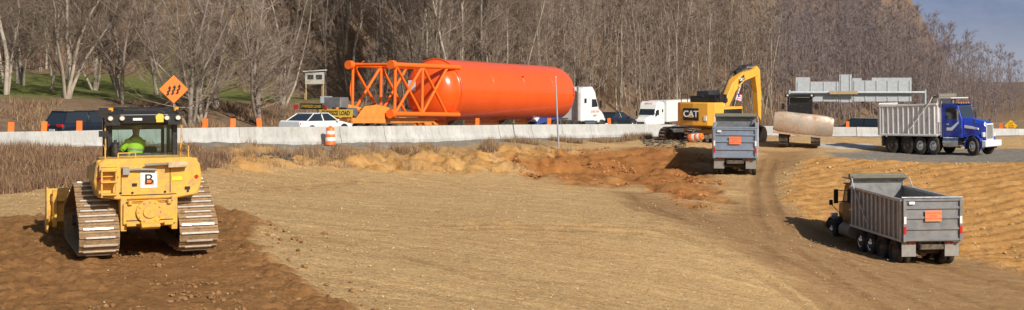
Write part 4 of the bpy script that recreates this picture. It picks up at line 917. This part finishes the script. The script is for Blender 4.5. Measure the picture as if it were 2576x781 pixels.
# ---------------------------------------------------------------- highway surface
t_=np.linspace(-60,200,60); VV=[];FF=[]
for i,t in enumerate(t_):
    for u in (.7,22.3):
        X1=-15.5+DX*t-DY*u; Y1=63+DY*t+DX*u; VV.append((X1,Y1,float(zroad(X1,Y1))))
    if i: FF.append((2*i-2,2*i-1,2*i+1,2*i))
m=MB(); m.add(VV,FF); o=m.obj('highway',M('asphalt',(.06,.06,.06),.9,0,.1,(.12,.11,.1),.2,.2)); tagobj(o,'grey asphalt highway behind the barrier','road',kind='structure')
for u in (4.2,8.0,11.8,20):
    m=MB(); VV=[];FF=[]
    for i,t in enumerate(t_):
        for du in (0,.14):
            X1=-15.5+DX*t-DY*(u+du); Y1=63+DY*t+DX*(u+du); VV.append((X1,Y1,float(zroad(X1,Y1))+.012))
        if i: FF.append((2*i-2,2*i-1,2*i+1,2*i))
    m.add(VV,FF); o=m.obj('road_marking',whitep); tagobj(o,'white painted lane line on asphalt','road marking',kind='structure')
# ---------------------------------------------------------------- hut
hpz=at(790,122); hb_=P(790,212,122).z
T=thing('small_hut','pale wooden hunting hut on stilts among the trees','hut',(hpz.x,hpz.y,hpz.z),.25,sc=(1.15,1,1))
h0=max(.2,hb_-hpz.z)
MB().b2(-.8,.8,-.7,.7,h0,h0+1.15).obj('wall',M('pale_boards',(.40,.38,.34),.8,0,.4),T)
MB().prism([(-1.0,h0+1.15),(1.0,h0+1.3),(1.0,h0+1.4),(-1.0,h0+1.25)],-.9,.9).obj('roof',M('roof_pale',(.42,.42,.42),.7),T)
for a in (-.6,.1): MB().b2(a,a+.5,-.73,-.705,h0+.45,h0+.9).obj('window',black_t,T)
for x in (-.72,.72):
    for y in (-.6,.6): MB().cyl((x,y,-.5),(x,y,h0),.07,n=6).obj('stilt',wood,T)
# ---------------------------------------------------------------- trees
def rv(s=1): return Vector((random.gauss(0,1),random.gauss(0,1),random.gauss(0,1)))*s
def tube(mb,pts,rs,n):
    rings=[]; 
    for i,(p,r) in enumerate(zip(pts,rs)):
        d=(pts[min(i+1,len(pts)-1)]-pts[max(i-1,0)]).normalized(); q=d.to_track_quat('Z','Y')
        rings.append([p+q@Vector((math.cos(2*math.pi*k/n)*r,math.sin(2*math.pi*k/n)*r,0)) for k in range(n)])
    mb.loft(rings,0,True,False)
def gen_tree(h,r0,style,seed,nb=26,twigs=6,tw=.016):
    random.seed(seed); tr=MB(); cr=MB()
    def branch(mb,p,d,l,r,ns,n,up,wob):
        pts=[p];rs=[r]
        for i in range(ns):
            d=(d+rv(wob)+Vector((0,0,up))).normalized(); p=p+d*(l/ns); pts.append(p); rs.append(max(.006,r*(1-(i+1)/ns*.85)))
        tube(mb,pts,rs,n); return pts,rs
    stems=[(Vector((0,0,-.6)),Vector((random.gauss(0,.06),random.gauss(0,.06),1)).normalized(),h,r0)]
    if style=='spread':
        for i in range(random.choice((2,3,3))):
            a=random.uniform(0,6.28); stems.append((Vector((math.cos(a)*r0*.5,math.sin(a)*r0*.5,-.3)),Vector((math.cos(a)*.3,math.sin(a)*.3,1)).normalized(),h*random.uniform(.75,.95),r0*.7))
    for (p,d,hh,rr) in stems:
        pts,rs=branch(tr,p,d,hh,rr,12,7,.04,.05 if style!='spread' else .09)
        k=nb if style!='spread' else int(nb*.9)
        for j in range(k):
            f=random.uniform(.14 if style!='tall' else .16,.98); x=f*12; i=min(11,int(x)); q=pts[i].lerp(pts[i+1],x-i); br=rs[i]*(1-(x-i))+rs[i+1]*(x-i)
            a=random.uniform(0,6.28); el=random.uniform(.45,1.2) if style!='spread' else random.uniform(.1,1.1)
            l=hh*(.10+.24*(1-f))*random.uniform(.6,1.2)*(1.05 if style=='spread' else .8)
            dd=Vector((math.cos(a)*math.cos(el),math.sin(a)*math.cos(el),math.sin(el)))
            bp,brs=branch(cr,q,dd,l,min(br*.4,.010+.008*l),4,4,.07,.15)
            for s_ in range(7):
                g=random.uniform(.2,1); y=g*4; ii=min(3,int(y)); q2=bp[ii].lerp(bp[ii+1],y-ii)
                d2=((bp[ii+1]-bp[ii]).normalized()+rv(.45)+Vector((0,0,.25))).normalized(); l2=l*random.uniform(.25,.5)
                sp,_=branch(cr,q2,d2,l2,max(.010,brs[ii]*.4),2,3,.08,.18)
                for w_ in range(twigs):
                    q3=sp[random.randint(0,1)].lerp(sp[2],random.random()); d3=(d2+rv(.5)+Vector((0,0,.2))).normalized(); l3=random.uniform(.4,1.1)
                    sd=d3.cross(rv()).normalized()*tw
                    cr.add([q3-sd,q3+sd,q3+d3*l3],[(0,1,2)])
    return tr.mesh('trunk',bark),cr.mesh('crown',twig)
variants=[]
for i in range(7): variants.append(gen_tree(random.uniform(17,24),random.uniform(.09,.17),'tall',100+i,30,7,.016))
for i in range(4): variants.append(gen_tree(random.uniform(13,16),.20,'spread',200+i,32,6,.013))
for i in range(3): variants.append(gen_tree(random.uniform(6,9),.05,'sapling',300+i,26,6,.014))
def dupmats(v,bm,cm):
    a=v[0].copy(); a.materials.clear(); a.materials.append(bm); b=v[1].copy(); b.materials.clear(); b.materials.append(cm); return (a,b)
V2=[dupmats(v,bark2,twig2) for v in variants]
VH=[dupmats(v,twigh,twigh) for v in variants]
random.seed(11)
cnt=0
def topscale(px,d,z,H=19.):
    yd=np.interp(px,[2150,2260,2330,2440,2576,2750],[-150,-10,50,115,168,185])
    zt=CZ-(yd-HY)/F*d; return float(np.clip((zt-z)/H,.22,1.1)) if px>2150 else 1.
def plant(x,y,v,label,grp,sc=1):
    global cnt
    z=zg(x,y); px=CX+F*x/y
    T=thing('tree',label,'tree',(x,y,z-.1),random.uniform(0,6.28),grp); s=sc*random.uniform(.85,1.15)*topscale(px,y,z,21); T.scale=(s,s,s*random.uniform(.95,1.1))
    for nm,me in (('trunk',v[0]),('crown',v[1])):
        o=bpy.data.objects.new(nm,me); COL.objects.link(o); o.parent=T
    cnt+=1
for px,d in ((168,97),(305,103),(478,95),(508,98),(545,104),(655,101),(712,112),(60,108),(15,95),(238,118),(395,116),(-60,100)):
    v=random.choice([variants[7],variants[8],variants[9],variants[10],V2[7]]); X1=(px-CX)/F*d; plant(X1,d,v,'leafless spreading tree on the brown roadside bank','bare trees along the highway',1.0)
cand=[]
while len(cand)<2100:
    px=random.uniform(-120,2700); d=math.sqrt(random.uniform(95**2,300**2)); X1=(px-CX)/F*d; t,u=tu(X1,d)
    if u<u0(t)+4.5: continue
    if t<56 and 34<u<76 and random.random()<.95: continue
    if t<50 and u<36 and random.random()<.7: continue
    if abs(px-790)<22 and d<124: continue
    cand.append((d,px,X1,u,t))
cand.sort()
ind=cand[:283-cnt]; rest=cand[283-cnt:]
for d,px,X1,u,t in ind:
    r=random.random(); pale=random.random()<.5
    vs=variants if pale else V2
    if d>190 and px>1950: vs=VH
    if u<u0(t)+10 and r<.4: v=vs[random.randint(11,13)]
    else: v=vs[random.randint(0,6)]
    plant(X1,d,v,'tall leafless woodland tree with pale slender trunk' if vs is variants else 'leafless grey-brown woodland tree on the hillside','bare woodland trees')
def arr(me):
    n=len(me.vertices); v=np.empty(n*3,np.float32); me.vertices.foreach_get('co',v); me.calc_loop_triangles(); k=len(me.loop_triangles); f=np.empty(k*3,np.int32); me.loop_triangles.foreach_get('vertices',f); return v.reshape(-1,3),f.reshape(-1,3)
light=[gen_tree(random.uniform(15,20),.12,'tall',500+i,16,3,.030) for i in range(3)]
la=[(arr(a),arr(b)) for a,b in light]
def mass(name,items,mats,label):
    VV=[];FF=[];MI=[];o=0
    zz=Zb(np.array([i[0] for i in items]),np.array([i[1] for i in items]))
    for (x,y),z in zip(items,zz):
        (va,fa),(vb,fb)=random.choice(la); v=np.r_[va,vb]; f=np.r_[fa,fb+len(va)]
        a=random.uniform(0,6.28); s=random.uniform(.8,1.2)*topscale(CX+F*x/y,y,z,18); c,sn=math.cos(a)*s,math.sin(a)*s
        w=np.stack([v[:,0]*c-v[:,1]*sn+x,v[:,0]*sn+v[:,1]*c+y,v[:,2]*s+z],-1); VV.append(w); FF.append(f+o); o+=len(v)
        MI.append(np.r_[np.full(len(fa),random.choice((0,1))),np.full(len(fb),random.choice((2,3)))])
    me=fastmesh(name,np.concatenate(VV),np.concatenate(FF))
    for m in mats: me.materials.append(m)
    me.polygons.foreach_set('material_index',np.concatenate(MI).astype(np.int32)[:len(me.polygons)]); ob=bpy.data.objects.new(name,me); COL.objects.link(ob); tagobj(ob,label,'woods',kind='stuff')
r1=[(r[2],r[0]) for r in rest if not(r[0]>200 and r[1]>1950)]; r1=r1[:1200]
mass('distant_woods',r1,[bark,bark2,twig,twig2],'dense leafless woods covering the hillside')
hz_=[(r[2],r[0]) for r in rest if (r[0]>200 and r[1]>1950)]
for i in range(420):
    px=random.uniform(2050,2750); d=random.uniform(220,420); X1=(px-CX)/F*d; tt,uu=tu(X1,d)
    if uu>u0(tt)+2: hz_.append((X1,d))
mass('hazy_woods',hz_[:600],[twigh,twigh,twigh,twigh],'hazy far leafless woods by the valley')  # haze comes only from the tint painted into the twig colour
def blades(name,pts,h,w,lean,mats,label,cat):
    N=len(pts); pts=np.asarray(pts); a=rng.uniform(0,6.28,N); hh=h*rng.uniform(.3,1.2,N)
    wd=np.stack([np.cos(a),np.sin(a),np.zeros(N)],-1)*w; b=rng.uniform(0,6.28,N); le=np.abs(rng.normal(0,lean,N))
    tip=pts+np.stack([np.cos(b)*le*hh,np.sin(b)*le*hh,hh],-1)
    VV=np.stack([pts-wd,pts+wd,tip],1).reshape(-1,3); FF=np.arange(3*N).reshape(-1,3)
    me=fastmesh(name,VV,FF)
    for m in mats: me.materials.append(m)
    me.polygons.foreach_set('material_index',rng.integers(0,len(mats),N).astype(np.int32)); o=bpy.data.objects.new(name,me); COL.objects.link(o); tagobj(o,label,cat,kind='stuff'); return o
straw1=M('straw',(.42,.29,.155),.9,var=.2); straw2=M('straw_brown',(.22,.13,.075),.9,var=.2); straw3=M('weed_reddish',(.18,.085,.048),.9,var=.2)
def sampxy(N,fn,xr,yr):
    out=[]; 
    while sum(len(o) for o in out)<N:
        x=rng.uniform(*xr,60000); y=rng.uniform(*yr,60000); k=fn(x,y); out.append(np.stack([x[k],y[k]],-1))
    xy=np.concatenate(out)[:N]; z=Zb(xy[:,0],xy[:,1]); return np.c_[xy,z-.02]
clump=lambda x,y,s,th: fbm(x*s,y*s,3)>th
pp=sampxy(46000,lambda x,y:(sdist(zones['straw'],x,y)<.2)&clump(x,y,.8,.40)&(np.abs(tu(x,y)[1])>.7),(-34,-8),(38,66))
hfac=.35+.65*np.clip(fbm(pp[:,0]*.6,pp[:,1]*.6,3)*2.2-.5,0,1.2)
blades('dry_grass',pp,.62*hfac,.012,.45,[straw1,straw2,straw3,straw2,straw3],'dry reddish brown weeds covering the roadside bank','grass')
def strf(x,y):
    d=pathd(bar2,x,y); px=CX+F*x/y
    return (d>1.4)&(d<4.2+3*(fbm(x*.3,y*.3,2)-.5))&(tu(x,y)[1]<0)&(px>560)&(px<1640)&clump(x,y,.8,.53)
pp=sampxy(8000,strf,(-18,12),(55,95))
blades('dry_grass',pp,.50,.012,.45,[straw1,straw2,straw2],'tufts of straw-coloured dry grass along the bank top','grass')
pp=sampxy(3500,lambda x,y:(sdist(zones['bank'],x,y)<0)&clump(x,y,.9,.54),(-18,12),(55,95))
blades('dry_grass',pp,.38,.012,.5,[straw1,straw2],'sparse dry tufts on the sandy bank face','grass')
def brush(t,u,lo,hi): ub=u0(t); return (u>ub+lo)&(u<ub+hi)
pp=sampxy(60000,lambda x,y:(lambda t,u:brush(t,u,.5,17)&(t>54)&clump(x,y,.35,.40)&((CX+F*x/y)<2500))(*tu(x,y)),(-60,70),(90,260))
blades('undergrowth',pp,1.7,.022,.5,[straw2,twig,straw3,twig2,straw1],'tangled brown leafless undergrowth at the woodland edge','undergrowth')
pp=sampxy(18000,lambda x,y:(lambda t,u:brush(t,u,.5,11)&(t<54)&clump(x,y,.35,.45))(*tu(x,y)),(-70,20),(70,130))
blades('undergrowth',pp,.6,.02,.6,[straw2,straw3,straw1],'low brown leafless weeds on the far roadside bank','undergrowth')
pp=sampxy(34000,lambda x,y:(lambda t,u:(u>u0(t)+17)&(u<120)&~((t<58)&(u<74))&clump(x,y,.3,.42))(*tu(x,y)),(-80,80),(100,270))
blades('undergrowth',pp,3.0,.035,.4,[straw2,twig,straw3,twig2],'thin brown saplings and brush beneath the trees','undergrowth')
pp=sampxy(6000,lambda x,y:(lambda px,d:(px>1820)&(px<2700)&(d>106)&(d<150)&clump(x,y,.25,.5))(CX+F*x/y,y),(15,66),(104,150))
blades('dry_grass',pp,.6,.03,.4,[straw1,straw2],'pale dry grass beyond the barrier','grass')
bmr=bmesh.new(); bmesh.ops.create_icosphere(bmr,subdivisions=1,radius=1); rvv=np.array([v.co[:] for v in bmr.verts]); rff=np.array([[v.index for v in f.verts] for f in bmr.faces]); bmr.free()
def rocks(name,xy,smin,smax,mat_,label):
    N=len(xy); z=Zb(xy[:,0],xy[:,1]); VV=[];FF=[]
    for i in range(N):
        s=smin*(smax/smin)**(rng.random()**2.4); v=rvv*(1+rng.normal(0,.22,(len(rvv),1)))*np.array([s,s*rng.uniform(.7,1.3),s*rng.uniform(.5,.9)])
        a=rng.uniform(0,6.28); c,sn=math.cos(a),math.sin(a); v=np.stack([v[:,0]*c-v[:,1]*sn+xy[i,0],v[:,0]*sn+v[:,1]*c+xy[i,1],v[:,2]+z[i]+.02+s*.1],-1); VV.append(v); FF.append(rff+i*len(rvv))
    me=fastmesh(name,np.concatenate(VV),np.concatenate(FF)); me.materials.append(mat_); o=bpy.data.objects.new(name,me); COL.objects.link(o); tagobj(o,label,'soil clods',kind='stuff')
dirtm=M('brown_clod',(.27,.14,.055),.95,var=.35,bs=.5,sc=5); claym=M('clay_clod',(.40,.165,.05),.95,var=.3,bs=.5,sc=5); greyr=M('grey_rubble',(.12,.095,.07),.9,var=.4,bs=.5,sc=4); palem=M('pale_stone',(.50,.34,.16),.9,var=.3,sc=5); brights=M('bright_stone',(.72,.60,.42),.9,var=.2,sc=5)
def sxy(N,fn,xr,yr): return sampxy(N,fn,xr,yr)[:,:2]
edgef=lambda x,y:(np.abs(sdist(zones['fresh'],x,y)+.3)<rng.exponential(.45,x.shape))&(CX+F*x/y>430)
rocks('soil_clods',sxy(1100,edgef,(-14,-2),(18,38)),.02,.12,dirtm,'dark clods along the fresh dirt edge')
rocks('soil_clods',sxy(2000,lambda x,y:(sdist(zones['fresh'],x,y)<0)&clump(x,y,.7,.5),(-18,-2),(18,38)),.02,.07,dirtm,'loose brown soil clods scattered on fresh dirt')
rocks('clay_clods',sxy(800,lambda x,y:(sdist(zones['clay'],x,y)<.6)&clump(x,y,.5,.48),(0,18),(58,92)),.03,.14,claym,'reddish clay lumps tumbled down the bank')
rocks('clay_clods',sxy(1600,lambda x,y:(sdist(zones['berm'],x,y)<.3),(12,34),(50,84)),.03,.10,palem,'small ochre lumps on the graded berm')
rub1=GP([(1610,354),(1690,352),(1730,368),(1690,388),(1640,380)]); rub2=GP([(640,390),(735,390),(742,412),(650,406)])
rocks('asphalt_rubble',sxy(420,lambda x,y:(sdist(rub1,x,y)<0),(5,18),(70,100)),.03,.16,greyr,'dark broken asphalt rubble on the bank top')
rocks('asphalt_rubble',sxy(200,lambda x,y:(sdist(rub2,x,y)<0),(-16,-6),(50,70)),.04,.16,greyr,'dark broken asphalt rubble in dry grass')
rocks('gravel',sxy(5000,lambda x,y:(sdist(zones['fresh'],x,y)>0.3)&(CX+F*x/y<2200)&(CX+F*x/y>-100),(-24,14),(22,62)),.010,.035,palem,'pale pebbles scattered on the ochre ground')
rocks('gravel',sxy(1200,lambda x,y:(CX+F*x/y<2500)&(CX+F*x/y>-100),(-24,18),(22,62)),.008,.028,brights,'whitish small stones scattered over bare soil')
# ---------------------------------------------------------------- mountain
xs=np.linspace(-2600,2600,140); ys=np.linspace(0,1,30); XX,SS=np.meshgrid(xs,ys,indexing='ij')
YY=1500+SS*900; ht=(190+60*fbm(XX*.0025,XX*0+3,4))*sm(0,1,SS)*1.25; ZZ=-30+ht+SS*(fbm(XX*.01,YY*.01,4)-.4)*50
idx=np.arange(XX.size).reshape(XX.shape); q=np.stack([idx[:-1,:-1],idx[1:,:-1],idx[1:,1:],idx[:-1,1:]],-1).reshape(-1,4)
me=fastmesh('mountain',np.stack([XX,YY,ZZ],-1).reshape(-1,3),q,True)
m,nt,b=newmat('haze_tinted_mountain'); g=nt.nodes.new('ShaderNodeNewGeometry').outputs['Position']
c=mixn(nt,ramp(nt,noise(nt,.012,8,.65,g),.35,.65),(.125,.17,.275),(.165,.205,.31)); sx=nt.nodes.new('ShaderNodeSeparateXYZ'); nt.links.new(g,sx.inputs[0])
c=mixn(nt,ramp(nt,sx.outputs[2],110,-10),c,(.30,.32,.38)); nt.links.new(c,b.inputs['Base Color']); b.inputs['Roughness'].default_value=1; b.inputs['Specular IOR Level'].default_value=0; me.materials.append(m)  # aerial haze painted into the base colour, paler toward the foot
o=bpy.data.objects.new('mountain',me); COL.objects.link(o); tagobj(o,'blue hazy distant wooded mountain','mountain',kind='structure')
# ---------------------------------------------------------------- light, sky, camera
tos=Vector((.52,-.66,0)).normalized(); el=math.radians(33); tos=Vector((tos.x*math.cos(el),tos.y*math.cos(el),math.sin(el)))
L=bpy.data.lights.new('sun','SUN'); L.energy=5.0; L.angle=math.radians(.5); L.color=(1,.95,.86); lo=bpy.data.objects.new('sun',L); COL.objects.link(lo); lo.rotation_euler=tos.to_track_quat('Z','Y').to_euler()
w=bpy.data.worlds.new('World'); scene.world=w; w.use_nodes=True; nt=w.node_tree; sky=nt.nodes.new('ShaderNodeTexSky'); sky.sky_type='NISHITA'; sky.sun_disc=False; sky.sun_elevation=el; sky.sun_rotation=math.atan2(tos.x,tos.y); sky.dust_density=1.5
bg=nt.nodes['Background']; bg.inputs[1].default_value=.072; nt.links.new(sky.outputs[0],bg.inputs[0])
cam=bpy.data.cameras.new('camera'); co=bpy.data.objects.new('camera',cam); COL.objects.link(co); co.location=(0,0,CZ); co.rotation_euler=(math.radians(90),0,0)
cam.sensor_width=36; cam.lens=F/2576*36; cam.shift_y=-(390.5-HY)/2576; cam.clip_end=8000; cam.clip_start=.5
scene.camera=co
scene.view_settings.view_transform='Standard'; scene.view_settings.look='None'; scene.view_settings.exposure=0
